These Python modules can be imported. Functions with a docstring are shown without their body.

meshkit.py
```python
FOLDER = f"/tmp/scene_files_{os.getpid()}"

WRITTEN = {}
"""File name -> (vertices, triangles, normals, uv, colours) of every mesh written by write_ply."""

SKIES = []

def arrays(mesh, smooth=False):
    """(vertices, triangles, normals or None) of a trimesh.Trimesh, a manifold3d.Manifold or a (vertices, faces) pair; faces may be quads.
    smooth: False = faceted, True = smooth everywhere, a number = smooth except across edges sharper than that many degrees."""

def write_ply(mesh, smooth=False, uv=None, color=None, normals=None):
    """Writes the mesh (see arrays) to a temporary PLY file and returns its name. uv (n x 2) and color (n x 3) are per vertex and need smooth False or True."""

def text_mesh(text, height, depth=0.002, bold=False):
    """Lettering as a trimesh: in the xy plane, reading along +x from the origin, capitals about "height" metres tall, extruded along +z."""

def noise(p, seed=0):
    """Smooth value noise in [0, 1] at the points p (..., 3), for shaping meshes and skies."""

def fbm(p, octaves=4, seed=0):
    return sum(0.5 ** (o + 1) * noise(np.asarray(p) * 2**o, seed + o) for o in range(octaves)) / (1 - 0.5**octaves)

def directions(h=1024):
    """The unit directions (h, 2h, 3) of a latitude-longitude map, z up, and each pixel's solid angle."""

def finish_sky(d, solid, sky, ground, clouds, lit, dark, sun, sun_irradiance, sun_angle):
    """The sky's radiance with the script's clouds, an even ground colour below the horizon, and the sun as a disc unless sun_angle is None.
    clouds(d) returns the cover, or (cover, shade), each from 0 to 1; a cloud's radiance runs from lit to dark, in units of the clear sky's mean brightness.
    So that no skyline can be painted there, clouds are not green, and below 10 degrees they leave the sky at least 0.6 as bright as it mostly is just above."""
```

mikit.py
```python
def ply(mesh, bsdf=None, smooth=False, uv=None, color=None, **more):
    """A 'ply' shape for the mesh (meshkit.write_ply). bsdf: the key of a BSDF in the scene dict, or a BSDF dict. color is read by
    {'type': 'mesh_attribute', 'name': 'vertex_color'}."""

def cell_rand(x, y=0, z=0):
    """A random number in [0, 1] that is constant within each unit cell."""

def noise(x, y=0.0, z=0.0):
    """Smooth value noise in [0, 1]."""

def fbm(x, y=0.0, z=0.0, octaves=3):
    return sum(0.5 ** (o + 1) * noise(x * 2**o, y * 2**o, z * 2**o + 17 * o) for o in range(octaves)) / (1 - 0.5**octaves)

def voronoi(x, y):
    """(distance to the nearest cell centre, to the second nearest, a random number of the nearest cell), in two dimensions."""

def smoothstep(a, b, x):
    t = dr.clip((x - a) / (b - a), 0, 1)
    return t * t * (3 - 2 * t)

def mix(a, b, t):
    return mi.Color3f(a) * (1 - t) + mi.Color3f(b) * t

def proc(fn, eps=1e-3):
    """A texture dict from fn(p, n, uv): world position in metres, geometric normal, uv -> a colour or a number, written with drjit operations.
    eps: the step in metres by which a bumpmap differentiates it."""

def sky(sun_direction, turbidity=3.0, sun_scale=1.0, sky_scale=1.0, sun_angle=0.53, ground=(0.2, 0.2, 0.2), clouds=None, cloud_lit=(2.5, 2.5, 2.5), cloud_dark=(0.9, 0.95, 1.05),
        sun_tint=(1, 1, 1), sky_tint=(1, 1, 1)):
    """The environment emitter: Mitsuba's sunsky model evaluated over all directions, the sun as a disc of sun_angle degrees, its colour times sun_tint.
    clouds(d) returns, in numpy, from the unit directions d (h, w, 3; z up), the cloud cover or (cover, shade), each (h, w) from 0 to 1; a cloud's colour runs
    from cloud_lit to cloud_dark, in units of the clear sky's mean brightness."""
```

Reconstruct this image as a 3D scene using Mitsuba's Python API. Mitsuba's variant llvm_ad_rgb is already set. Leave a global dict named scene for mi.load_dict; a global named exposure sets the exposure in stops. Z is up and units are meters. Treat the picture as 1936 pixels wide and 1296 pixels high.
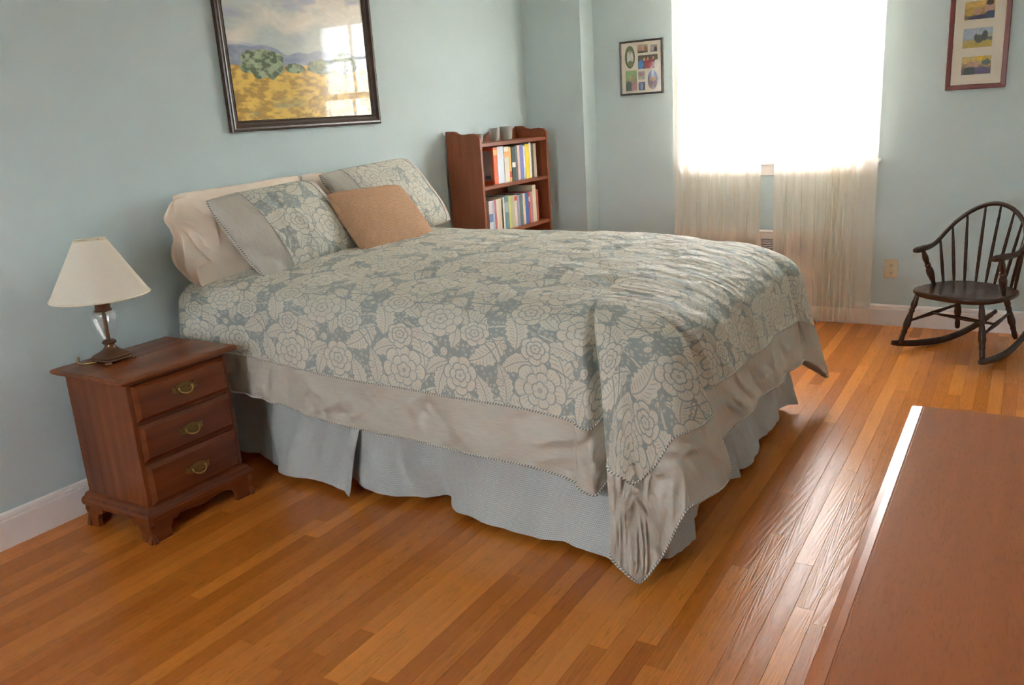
import math, random
import numpy as np, trimesh, mitsuba as mi, drjit as dr
import mikit, meshkit
from scipy.interpolate import CubicSpline, PchipInterpolator
from mikit import proc, noise, fbm, voronoi, cell_rand, smoothstep, mix
random.seed(7); rng = np.random.default_rng(7)
T = mi.ScalarTransform4f
scene, labels = {}, {}
XW = 5.499            # window wall
CEIL = 2.44
# ------------------------------------------------------------------ camera, sky, exposure
W = np.array([[0.51458961, -0.85519926, -0.06190121], [-0.25494308, -0.08367623, -0.96332877], [0.81865839, 0.51150026, -0.26108605]])
CAM = np.array([0.0, -3.067, 1.4])
scene['camera'] = {'type': 'perspective', 'fov_axis': 'x', 'fov': math.degrees(2 * math.atan(968 / 1580.87)), 'near_clip': 0.05, 'far_clip': 200.0,
                   'to_world': T().look_at(origin=CAM.tolist(), target=(CAM + W[2]).tolist(), up=(-W[1]).tolist())}
scene['sky'] = mikit.sky((-0.55, 0.35, 0.75), turbidity=4.0, sun_scale=0.0, sky_scale=1.0, ground=(0.42, 0.42, 0.40),
                         clouds=lambda d: np.full(d.shape[:2], 0.75), cloud_lit=(1.75, 1.72, 1.66), cloud_dark=(1.2, 1.2, 1.2))
exposure = 7.78

# ------------------------------------------------------------------ helpers
def O(key, mesh, bsdf, smooth=False, label=None, cat=None, group=None, kind=None, uv=None, **more):
    assert key not in scene, key
    scene[key] = mikit.ply(mesh, bsdf, smooth, uv=uv, **more)
    L = {}
    if label: L['label'] = label
    if cat: L['category'] = cat
    if group: L['group'] = group
    if kind: L['kind'] = kind
    if L: labels[key] = L
    return key
def thing(key, label, cat, group=None):
    labels[key] = {'label': label, 'category': cat}
    if group: labels[key]['group'] = group
    return key
def num(base, i): return base if i == 0 else f'{base}_{i:03d}'
def cat(*ms): return trimesh.util.concatenate([m for m in ms])
def box(x0, x1, y0, y1, z0, z1):
    m = trimesh.creation.box((x1 - x0, y1 - y0, z1 - z0)); m.apply_translation(((x0 + x1) / 2, (y0 + y1) / 2, (z0 + z1) / 2)); return m
def cbox(x0, x1, y0, y1, z0, z1, c=0.002):
    c = min(c, (x1 - x0) / 2.5, (y1 - y0) / 2.5, (z1 - z0) / 2.5)
    P = []
    for x, sx in ((x0, 1), (x1, -1)):
        for y, sy in ((y0, 1), (y1, -1)):
            for z, sz in ((z0, 1), (z1, -1)):
                P += [(x, y + sy * c, z + sz * c), (x + sx * c, y, z + sz * c), (x + sx * c, y + sy * c, z)]
    return trimesh.convex.convex_hull(np.array(P))
def tube(pts, r, sides=10, caps=True, uvs=False):
    p = np.asarray(pts, float); n = len(p); r = np.broadcast_to(np.asarray(r, float), (n,))
    t = np.gradient(p, axis=0); t /= np.linalg.norm(t, axis=1, keepdims=True) + 1e-12
    ref = np.array([0, 0, 1.0]) if abs(t[0, 2]) < 0.9 else np.array([1.0, 0, 0])
    A = np.zeros_like(p); a = np.cross(t[0], ref); a /= np.linalg.norm(a)
    for i in range(n):
        a = a - t[i] * (a @ t[i]); a /= np.linalg.norm(a) + 1e-12; A[i] = a
    B = np.cross(t, A); m = sides + (1 if uvs else 0)
    ang = np.arange(m) * 2 * np.pi / sides
    v = p[:, None] + r[:, None, None] * (np.cos(ang)[None, :, None] * A[:, None] + np.sin(ang)[None, :, None] * B[:, None])
    v = v.reshape(-1, 3); F = []
    for i in range(n - 1):
        for j in range(sides):
            k = (j + 1) % m; F += [(i * m + j, i * m + k, (i + 1) * m + k), (i * m + j, (i + 1) * m + k, (i + 1) * m + j)]
    if uvs:
        s = np.r_[0, np.cumsum(np.linalg.norm(np.diff(p, axis=0), axis=1))]
        return trimesh.Trimesh(v, F, process=False), np.stack([np.repeat(s, m), np.tile(ang / (2 * np.pi), n)], 1)
    if caps:
        v = np.vstack([v, p[:1], p[-1:]]); c0, c1 = len(v) - 2, len(v) - 1
        for j in range(sides):
            k = (j + 1) % m; F += [(c0, k, j), (c1, (n - 1) * m + j, (n - 1) * m + k)]
    return trimesh.Trimesh(v, F, process=False)
def lathe(prof, n=32, loc=(0, 0, 0)):
    pr = np.array(prof, float); ang = np.arange(n) * 2 * np.pi / n
    v = np.stack([pr[:, 0][:, None] * np.cos(ang), pr[:, 0][:, None] * np.sin(ang), np.repeat(pr[:, 1][:, None], n, 1)], -1).reshape(-1, 3)
    F = []
    for i in range(len(pr) - 1):
        for j in range(n):
            k = (j + 1) % n; F += [(i * n + j, i * n + k, (i + 1) * n + k), (i * n + j, (i + 1) * n + k, (i + 1) * n + j)]
    return trimesh.Trimesh(v + np.array(loc), F, process=False)
def turned(p0, p1, prof, n=12):
    """A turning along p0->p1; prof: (fraction, radius)."""
    p0, p1 = np.array(p0, float), np.array(p1, float); pr = np.array(prof)
    f = np.linspace(0, 1, 40); r = PchipInterpolator(pr[:, 0], pr[:, 1])(f)
    return tube(p0 + (p1 - p0) * f[:, None], r, n)
def prism(poly, axis, a, b):
    """Polygon extruded along axis from a to b; the polygon is in the other two axes in order."""
    from shapely.geometry import Polygon
    m = trimesh.creation.extrude_polygon(Polygon(poly), b - a, engine='earcut'); v = m.vertices.copy(); v[:, 2] += a
    w = {0: v[:, [2, 0, 1]], 1: v[:, [0, 2, 1]], 2: v}[axis]
    m = trimesh.Trimesh(w, m.faces, process=False)
    if axis == 1: m.invert()
    return m
def gridmesh(P):
    n, m = P.shape[:2]; i, j = np.meshgrid(np.arange(n - 1), np.arange(m - 1), indexing='ij')
    q = np.stack([i * m + j, (i + 1) * m + j, (i + 1) * m + j + 1, i * m + j + 1], -1).reshape(-1, 4)
    return P.reshape(-1, 3), np.vstack([q[:, [0, 1, 2]], q[:, [0, 2, 3]]])
def weld(v, uv, f, d=5):
    key = np.round(np.hstack([v, uv]), d); _, idx, inv = np.unique(key, axis=0, return_index=True, return_inverse=True)
    f = inv.ravel()[f]; f = f[(f[:, 0] != f[:, 1]) & (f[:, 1] != f[:, 2]) & (f[:, 0] != f[:, 2])]
    return v[idx], uv[idx], f
def vnormals(v, f):
    n = np.zeros_like(v); fc = np.cross(v[f[:, 1]] - v[f[:, 0]], v[f[:, 2]] - v[f[:, 0]])
    for k in range(3): np.add.at(n, f[:, k], fc)
    return n / (np.linalg.norm(n, axis=1, keepdims=True) + 1e-12)
def rgb(*c): return {'type': 'rgb', 'value': list(c)}
def mat(name, color, rough=0.5, spec=0.5, two=False, bump=None, scale=1.0, **kw):
    c = color if isinstance(color, dict) else rgb(*color)
    b = {'type': 'principled', 'base_color': c, 'roughness': rough, 'specular': spec, **kw}
    if bump is not None: b = {'type': 'bumpmap', 'arbitrary': bump, 'scale': scale, 'bsdf': b}
    if two: b = {'type': 'twosided', 'bsdf': b}
    scene[name] = b; return name

# ------------------------------------------------------------------ materials
def wood_fn(axis, lo, hi, s=1.0):
    o = [0, 1, 2]; o.remove(axis)
    def fn(p, n, uv):
        c = [p.x, p.y, p.z]; a, x, y = c[axis] * s, c[o[0]] * s, c[o[1]] * s
        g = fbm(a * 2.2, x * 34 + 3 * fbm(a * 1.3, x * 3, y * 3, 2), y * 34, 3)
        pore = smoothstep(0.62, 0.8, noise(a * 26, x * 420, y * 420))
        blotch = fbm(a * 2.4 + 7, x * 5, y * 5, 2)
        return mix(lo, hi, dr.clip(g * 0.8 + (blotch - 0.5) * 0.9 + 0.1, 0, 1)) * (1 - 0.22 * pore)
    return fn
def floor_fn(p, n, uv):
    b = dr.floor(uv.y); f = uv.y - b; r1, r2, r3 = cell_rand(b, 1), cell_rand(b, 2), cell_rand(b, 3)
    x = uv.x; v = f * 0.056
    tone = mix((0.40, 0.108, 0.014), (0.66, 0.235, 0.038), dr.power(r1, 1.3))
    tone = mix(tone, (0.47, 0.142, 0.020), 0.5 * smoothstep(0.3, 0.9, r2))
    # flat-sawn cathedral arches on some boards, straight grain on others
    w = (v - 0.028 + (r3 - 0.5) * 0.03) * 60
    arch = x * 3.2 * (0.6 + r2) - w * w * 0.55 * (r3 * 2.0) + 1.1 * fbm(x * 1.6, v * 26, r1 * 40, 2)
    ring = dr.abs(dr.sin((arch + w * (1.4 - r3)) * 6.0))
    fine = fbm(x * 5, v * 420, r1 * 50, 3)
    pore = smoothstep(0.62, 0.82, noise(x * 36, v * 900, r2 * 60))
    k = 0.86 + 0.30 * fine - 0.22 * (1 - smoothstep(0.0, 0.45, ring)) * (0.35 + 0.65 * r3) - 0.16 * pore
    return tone * k
def floor_bump(p, n, uv):
    b = dr.floor(uv.y); v = (uv.y - b) * 0.056; r3 = cell_rand(b, 3)
    w = (v - 0.028 + (r3 - 0.5) * 0.03) * 60
    arch = uv.x * 3.2 - w * w * 0.55 * (r3 * 2.0)
    return 0.00022 * dr.abs(dr.sin(arch * 6 + w * 2)) + 0.0012 * fbm(p.x * 9, p.y * 9, 0, 2) + 0.00015 * noise(uv.x * 36, v * 800)
mat('oak', proc(floor_fn), 0.27, 0.5, bump=proc(floor_bump, 1e-3))
mat('subfloor_dark', (0.05, 0.025, 0.012), 0.8)
def paint_fn(c):
    return lambda p, n, uv: mi.Color3f(*c) * (0.97 + 0.06 * fbm(p.x * 3, p.y * 3, p.z * 3, 3))
mat('wall_paint', proc(paint_fn((0.50, 0.60, 0.605))), 0.62, 0.25)
mat('ceiling_paint', (0.80, 0.79, 0.76), 0.9, 0.2)
mat('trim_white', (0.78, 0.745, 0.71), 0.35, 0.45)
mat('metal_white', (0.70, 0.66, 0.62), 0.4, 0.45)
mat('slot_dark', (0.10, 0.09, 0.08), 0.8)
mat('plate_almond', (0.60, 0.51, 0.34), 0.4, 0.5)
mat('slot_black', (0.03, 0.025, 0.02), 0.6)
mat('cherry_x', proc(wood_fn(0, (0.060, 0.014, 0.004), (0.215, 0.055, 0.013))), 0.3, 0.5)
mat('cherry_z', proc(wood_fn(2, (0.060, 0.014, 0.004), (0.215, 0.055, 0.013))), 0.32, 0.5)
mat('bookcase_x', proc(wood_fn(0, (0.15, 0.040, 0.016), (0.30, 0.088, 0.034))), 0.4, 0.5)
mat('bookcase_z', proc(wood_fn(2, (0.15, 0.040, 0.016), (0.30, 0.088, 0.034))), 0.4, 0.5)
def dresser_fn(p, n, uv):
    g = fbm(p.x * 3, p.y * 60 + 2 * noise(p.x * 2, p.y * 4), p.z * 60, 3); q = fbm(p.x * 1.5 + 3, p.y * 3, p.z * 3, 2)
    return mix((0.32, 0.084, 0.017), (0.43, 0.120, 0.026), dr.clip(0.5 * g + 0.6 * q - 0.05, 0, 1)) * (1 - 0.10 * smoothstep(0.66, 0.8, noise(p.x * 90, p.y * 700, p.z * 700)))
mat('dresser_x', proc(dresser_fn), 0.30, 0.5)
mat('dark_chair_wood', proc(wood_fn(2, (0.022, 0.010, 0.006), (0.055, 0.024, 0.013))), 0.28, 0.5)
mat('brass_dark', (0.24, 0.16, 0.06), 0.35, 0.5, metallic=0.8)
mat('brass_antique', (0.42, 0.30, 0.11), 0.25, 0.5, metallic=0.85)
mat('bronze_lamp', (0.16, 0.085, 0.05), 0.32, 0.5, metallic=0.7)
mat('frame_dark', proc(wood_fn(0, (0.03, 0.018, 0.012), (0.075, 0.045, 0.03))), 0.3, 0.5)
mat('frame_black', (0.035, 0.032, 0.03), 0.35, 0.5)
mat('frame_mahogany', (0.16, 0.035, 0.028), 0.35, 0.5)
mat('mat_board', (0.66, 0.62, 0.53), 0.8, 0.2)
scene['pane_glass'] = {'type': 'thindielectric', 'int_ior': 1.5}
scene['picture_glass'] = {'type': 'thindielectric', 'int_ior': 1.25}
mat('silver_glass', (0.66, 0.66, 0.60), 0.25, 0.6, spec_trans=0.55)
mat('page_paper', (0.68, 0.62, 0.48), 0.9, 0.1)
def shade_fn(p, n, uv): return mi.Color3f(0.82, 0.76, 0.64) * (0.95 + 0.1 * noise(p.x * 300, p.y * 300, p.z * 900))
scene['shade_linen'] = {'type': 'principledthin', 'base_color': proc(shade_fn), 'roughness': 0.8, 'diff_trans': 0.5, 'spec_trans': 0.0}
scene['sheer_thread'] = {'type': 'principledthin', 'base_color': rgb(0.95, 0.885, 0.78), 'roughness': 0.9, 'diff_trans': 1.0, 'spec_trans': 0.0}
def sheer_w(p, n, uv): return 0.64 + 0.08 * (noise(uv.x * 130, uv.y * 3) - 0.5)
scene['sheer_cloth'] = {'type': 'blendbsdf', 'weight': proc(sheer_w), 'a': {'type': 'thindielectric', 'int_ior': 1.02}, 'b': {'type': 'ref', 'id': 'sheer_thread'}}
scene['sheer_hem'] = {'type': 'blendbsdf', 'weight': 0.86, 'a': {'type': 'thindielectric', 'int_ior': 1.02}, 'b': {'type': 'ref', 'id': 'sheer_thread'}}

# the damask weave of the comforter and shams, in cloth coordinates (metres)
TX, TY = 0.46, 0.54
def damask_value(u, v):
    val = mi.Float(0) + 0.0
    def wrap(cx, cy):
        a, b = u - cx, v - cy
        return a - TX * dr.round(a / TX), b - TY * dr.round(b / TY)
    def put(inside, value):
        nonlocal val
        val = dr.lerp(val, value, inside)
    def leaf(cx, cy, deg, L, w, bend=0.0):
        L, w = L * 1.18, w * 1.25
        a, b = wrap(cx, cy); c, s = math.cos(math.radians(deg)), math.sin(math.radians(deg))
        x, y = (a * c + b * s) / L, (-a * s + b * c)
        y = y - bend * L * x * x
        hw = w * dr.maximum(1 - x * x, 0) * (1 - 0.35 * x) * (1 + 0.10 * dr.sin(x * 22))
        d = hw - dr.abs(y)
        vein = dr.abs(x * 6.5 - dr.abs(y) / w * 1.7 - dr.floor(x * 6.5 - dr.abs(y) / w * 1.7) - 0.5)
        lines = dr.maximum(1 - smoothstep(0.001, 0.0034, dr.abs(y)), 0.85 * (1 - smoothstep(0.08, 0.20, vein)) * smoothstep(0.10 * w, 0.3 * w, dr.abs(y)) * (1 - smoothstep(0.55 * w, 0.8 * w, dr.abs(y))))
        put(smoothstep(-0.004, -0.002, d), smoothstep(0.0, 0.002, d) * (1 - 0.75 * lines))
    def flower(cx, cy, R, n, ph=0.0):
        R = R * 1.16
        a, b = wrap(cx, cy); r = dr.sqrt(a * a + b * b) / R; th = dr.atan2(b, a) + ph
        def ring(rad, k, shift, depth):
            q = dr.abs(dr.cos(k * 0.5 * th + shift)); bound = rad * (1 - depth + depth * dr.sqrt(q + 0.02))
            d = (bound - r) * R
            radial = (1 - smoothstep(0.05, 0.16, q)) * smoothstep(rad * 0.35, rad * 0.6, r)
            streak = 0.85 * (1 - smoothstep(0.16, 0.34, dr.abs(dr.sin(k * 2.0 * th + 1.1)))) * smoothstep(rad * 0.42, rad * 0.60, r) * (1 - smoothstep(rad * 0.70, rad * 0.92, r))
            put(smoothstep(-0.0045, -0.0025, d), smoothstep(0.0, 0.002, d) * (1 - 0.75 * dr.maximum(radial, streak)))
        ring(1.0, n, 0.0, 0.22); ring(0.62, n - 1, 0.7, 0.25); ring(0.30, 5, 0.2, 0.3)
        put((1 - smoothstep(0.09, 0.11, r)), mi.Float(0.35))
    def berry(cx, cy, R):
        a, b = wrap(cx, cy); r = dr.sqrt(a * a + b * b) / R
        put(1 - smoothstep(1.0, 1.12, r), (1 - smoothstep(0.8, 0.95, r)) * (1 - 0.7 * (smoothstep(0.28, 0.36, r) - smoothstep(0.44, 0.54, r))))
    f1, _, _ = voronoi(u * 52, v * 52); put(0.7 * (1 - smoothstep(0.30, 0.40, f1)), 0.8 * (1 - smoothstep(0.20, 0.36, f1)))
    # stems
    for cx, cy, k, ph, amp in ((0.06, 0.0, 1, 0.0, 0.03), (0.30, 0.0, 1, 2.2, 0.035)):
        a, _ = wrap(cx, cy); s = a - amp * dr.sin(v * 2 * math.pi / TY * k + ph)
        put((1 - smoothstep(0.0035, 0.005, dr.abs(s))), 1 - smoothstep(0.002, 0.0035, dr.abs(s)) * 0.5)
    leaf(0.02, 0.10, 35, 0.085, 0.034, 0.25); leaf(0.21, 0.02, 125, 0.080, 0.032, -0.25); leaf(0.36, 0.10, 60, 0.085, 0.036, 0.2)
    leaf(0.19, 0.29, 15, 0.090, 0.036, 0.3); leaf(0.40, 0.31, 150, 0.085, 0.034, -0.3); leaf(0.05, 0.47, 75, 0.075, 0.030, 0.2)
    leaf(0.33, 0.46, 20, 0.080, 0.033, 0.3); leaf(0.19, 0.46, 110, 0.060, 0.024, 0.2); leaf(0.44, 0.20, 95, 0.050, 0.020, 0.0)
    leaf(0.27, 0.15, 0, 0.050, 0.019, 0.3); leaf(0.0, 0.36, 95, 0.055, 0.024, 0.2); leaf(0.08, 0.04, 20, 0.06, 0.024, 0.2); leaf(0.26, 0.30, 80, 0.06, 0.024, 0.2); leaf(0.38, 0.36, 40, 0.055, 0.022, -0.2); leaf(0.15, 0.24, 120, 0.05, 0.02, 0.2); leaf(0.0, 0.19, 60, 0.05, 0.02, 0.2); leaf(0.12, 0.50, 10, 0.06, 0.022, 0.2); leaf(0.10, 0.22, 160, 0.055, 0.022, 0.2)
    flower(0.115, 0.375, 0.078, 8); flower(0.125, 0.135, 0.058, 7, 0.4); flower(0.345, 0.225, 0.080, 9, 0.2); flower(0.42, 0.43, 0.060, 7, 0.9); flower(0.245, 0.385, 0.046, 6, 0.1); flower(0.285, 0.075, 0.050, 7, 0.6)
    for cx, cy, R in ((0.20, 0.20, 0.016), (0.225, 0.235, 0.012), (0.43, 0.03, 0.015), (0.40, 0.0, 0.012), (0.02, 0.28, 0.014), (0.05, 0.255, 0.011), (0.24, 0.50, 0.013), (0.12, 0.52, 0.014), (0.15, 0.50, 0.010)):
        berry(cx, cy, R)
    return val
LIGHT, BACK = (0.575, 0.55, 0.46), (0.295, 0.33, 0.305)
def damask_fn(p, n, uv):
    k = damask_value(uv.x, uv.y)
    return mix(BACK, LIGHT, dr.clip(k, 0, 1)) * (0.95 + 0.1 * noise(uv.x * 900, uv.y * 260))
def cloth_bump(p, n, uv):
    return 0.005 * fbm(uv.x * 11, uv.y * 11, 0.0, 3) + 0.0035 * (1 - dr.abs(2 * noise(uv.x * 19, uv.y * 9 + 3 * noise(uv.x * 5, uv.y * 5)) - 1))
mat("damask", proc(damask_fn), 0.78, 0.3, two=True, bump=proc(cloth_bump, 2e-3), scale=2.4, sheen=0.35)
def satin_bump(p, n, uv):
    a, b = uv.x * 0.8 + uv.y * 0.6, uv.y * 0.8 - uv.x * 0.6
    w = 2.2 * fbm(uv.x * 4, uv.y * 4, 1.0, 2)
    return 0.007 * fbm(uv.x * 8, uv.y * 8, 0.0, 3) + 0.0045 * (1 - dr.abs(2 * noise(a * 20 + w, b * 6) - 1)) + 0.003 * (1 - dr.abs(2 * noise(b * 26 + w, a * 9, 3.0) - 1))
def satin_fn(p, n, uv): return mi.Color3f(0.475, 0.447, 0.38) * (0.95 + 0.10 * noise(uv.x * 320, uv.y * 40))
mat('satin_band', proc(satin_fn), 0.5, 0.5, two=True, bump=proc(satin_bump, 2e-3), scale=3.8, sheen=0.35)
def dots_fn(p, n, uv):
    a, b = uv.x * 150, uv.y * 150; o = dr.floor(b); a = a + 0.5 * (o - 2 * dr.floor(o / 2))
    fa, fb = a - dr.floor(a) - 0.5, b - o - 0.5
    return mix((0.58, 0.60, 0.56), (0.36, 0.405, 0.40), smoothstep(0.24, 0.36, dr.sqrt(fa * fa + fb * fb)))
mat('skirt_cloth', proc(dots_fn), 0.55, 0.5, two=True, bump=proc(lambda p, n, uv: 0.006 * fbm(uv.x * 9, uv.y * 7, 0, 3) + 0.008 * (1 - dr.abs(2 * noise(uv.x * 8 + 1.5 * noise(uv.x * 3, uv.y * 4), uv.y * 2.0) - 1)), 2e-3), scale=5.0, sheen=0.3)
def rope_fn(p, n, uv):
    s = uv.x * 95 + uv.y; s = dr.abs(s - dr.floor(s) - 0.5)
    return mix((0.62, 0.58, 0.50), (0.17, 0.20, 0.20), smoothstep(0.22, 0.30, s))
mat('rope_cord', proc(rope_fn), 0.6, 0.3)
mat('cream_cotton', proc(lambda p, n, uv: mi.Color3f(0.80, 0.695, 0.575) * (0.97 + 0.06 * fbm(uv.x * 30, uv.y * 30, 0, 2))), 0.8, 0.2, two=True, bump=proc(lambda p, n, uv: 0.012 * fbm(uv.x * 7, uv.y * 7, 0, 3) + 0.006 * (1 - dr.abs(2 * noise(uv.x * 9 + 3 * noise(uv.x * 4, uv.y * 4), uv.y * 4) - 1)), 2e-3), scale=1.6, sheen=0.3)
def knit_fn(p, n, uv):
    s = uv.y * 130 + 0.8 * noise(uv.x * 60, uv.y * 60); s = dr.abs(s - dr.floor(s) - 0.5)
    return mix((0.52, 0.315, 0.185), (0.395, 0.22, 0.12), smoothstep(0.15, 0.45, s)) * (0.92 + 0.16 * fbm(uv.x * 60, uv.y * 60, 0, 2))
mat('tan_knit', proc(knit_fn), 0.85, 0.2, two=True, bump=proc(lambda p, n, uv: 0.0014 * dr.abs(dr.sin(uv.y * 130 * math.pi)) + 0.004 * fbm(uv.x * 10, uv.y * 10, 0, 2), 1e-3), sheen=0.4)

# ------------------------------------------------------------------ the room shell
XL, YF = -1.25, -3.62
JX, JY = 5.307, -0.44       # the boxed-in chase in the corner
O('floor', box(XL - 0.1, XW + 0.1, YF - 0.1, 0.1, -0.08, -0.012), 'subfloor_dark', label='narrow strip oak floor, warm honey brown', kind='structure')
BW = 0.0565
boards, rid = [], 0
y = 0.0
while y > YF:
    x = XL - rng.uniform(0, 1.2)
    while x < XW:
        L = rng.choice([0.5, 0.8, 1.2, 1.6, 2.0]) * rng.uniform(0.85, 1.2)
        x0, x1 = max(x, XL), min(x + L, XW)
        if x1 - x0 > 0.03: boards.append((x0, x1, y - BW, y, rid)); rid += 1
        x += L
    y -= BW
def pix(P):
    q = (np.asarray(P) - CAM) @ W.T; return q[:, 2], 968 + 1580.87 * q[:, 0] / q[:, 2], 648 + 1580.87 * q[:, 1] / q[:, 2]
def board_area(b):
    xs = np.linspace(b[0], b[1], 12); P = np.stack([xs, np.full(12, (b[2] + b[3]) / 2), np.zeros(12)], 1)
    z, u, v = pix(P); ok = (z > 0.2) & (u > 0) & (u < 1936) & (v > 0) & (v < 1296)
    hidden = (P[:, 0] > 2.35) & (P[:, 0] < 3.8) & (P[:, 1] > -2.15)          # under the bed
    far = (P[:, 0] > 2.35) & (P[:, 1] > -1.9)
    dres = (P[:, 0] < 4.3) & (P[:, 1] < -2.95)
    ok &= ~hidden & ~far & ~dres
    return (ok / np.maximum(z, 0.3) ** 3).sum() * (b[1] - b[0])
def board_mesh(b):
    x0, x1, y0, y1, r = b; g, c = 0.0002, 0.0005; t = rng.uniform(-0.00012, 0.00012)
    x0, x1, y0, y1 = x0 + g, x1 - g, y0 + g, y1 - g
    v = [(x0, y0, -0.012), (x1, y0, -0.012), (x1, y1, -0.012), (x0, y1, -0.012), (x0, y0, -c), (x1, y0, -c), (x1, y1, -c), (x0, y1, -c),
         (x0 + c, y0 + c, t), (x1 - c, y0 + c, t), (x1 - c, y1 - c, t), (x0 + c, y1 - c, t)]
    f = [(8, 9, 10), (8, 10, 11)]
    for k in range(4):
        n = (k + 1) % 4; f += [(k, n, 4 + n), (k, 4 + n, 4 + k), (4 + k, 4 + n, 8 + n), (4 + k, 8 + n, 8 + k)]
    v = np.array(v, float); uv = np.stack([v[:, 0] + r * 3.7, r + 0.02 + 0.96 * (v[:, 1] - y0) / (y1 - y0)], 1)
    return v, np.array(f), uv
order = sorted(boards, key=board_area, reverse=True)
for i, b in enumerate(order[:300]):
    v, f, uv = board_mesh(b); O(num('floor__board', i), (v, f), 'oak', uv=uv)
V, F, U, k = [], [], [], 0
for b in order[300:]:
    v, f, uv = board_mesh(b); V.append(v); F.append(f + k); U.append(uv); k += len(v)
O('floor__distant_boards', (np.vstack(V), np.vstack(F)), 'oak', uv=np.vstack(U), kind='stuff')

O('wall_back', box(XL - 0.12, XW + 0.12, 0.0, 0.12, 0, CEIL), 'wall_paint', label='pale aqua wall behind the bed', kind='structure')
O('wall_chase', box(JX, XW, JY, 0.0, 0, CEIL), 'wall_paint', label='pale aqua boxed-in chase in the corner', kind='structure')
WY0, WY1, WZ0, WZ1 = -2.215, -1.105, 1.02, 2.26   # window opening
O('wall_right', cat(box(XW, XW + 0.14, YF - 0.1, WY0, 0, CEIL), box(XW, XW + 0.14, WY1, 0.0, 0, CEIL), box(XW, XW + 0.14, WY0, WY1, 0, WZ0), box(XW, XW + 0.14, WY0, WY1, WZ1, CEIL)), 'wall_paint', label='pale aqua wall with the curtained window', kind='structure')
LY0, LY1, LZ0, LZ1 = -1.98, -1.28, 1.0, 2.1
O('wall_left', cat(box(XL - 0.14, XL, YF - 0.1, LY0, 0, CEIL), box(XL - 0.14, XL, LY1, 0.0, 0, CEIL), box(XL - 0.14, XL, LY0, LY1, 0, LZ0), box(XL - 0.14, XL, LY0, LY1, LZ1, CEIL)), 'wall_paint', kind='structure', label='aqua side wall left of the nightstand')
O('wall_front', box(XL - 0.12, XW + 0.12, YF - 0.14, YF, 0, CEIL), 'wall_paint', kind='structure', label='aqua wall behind the dresser')
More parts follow.
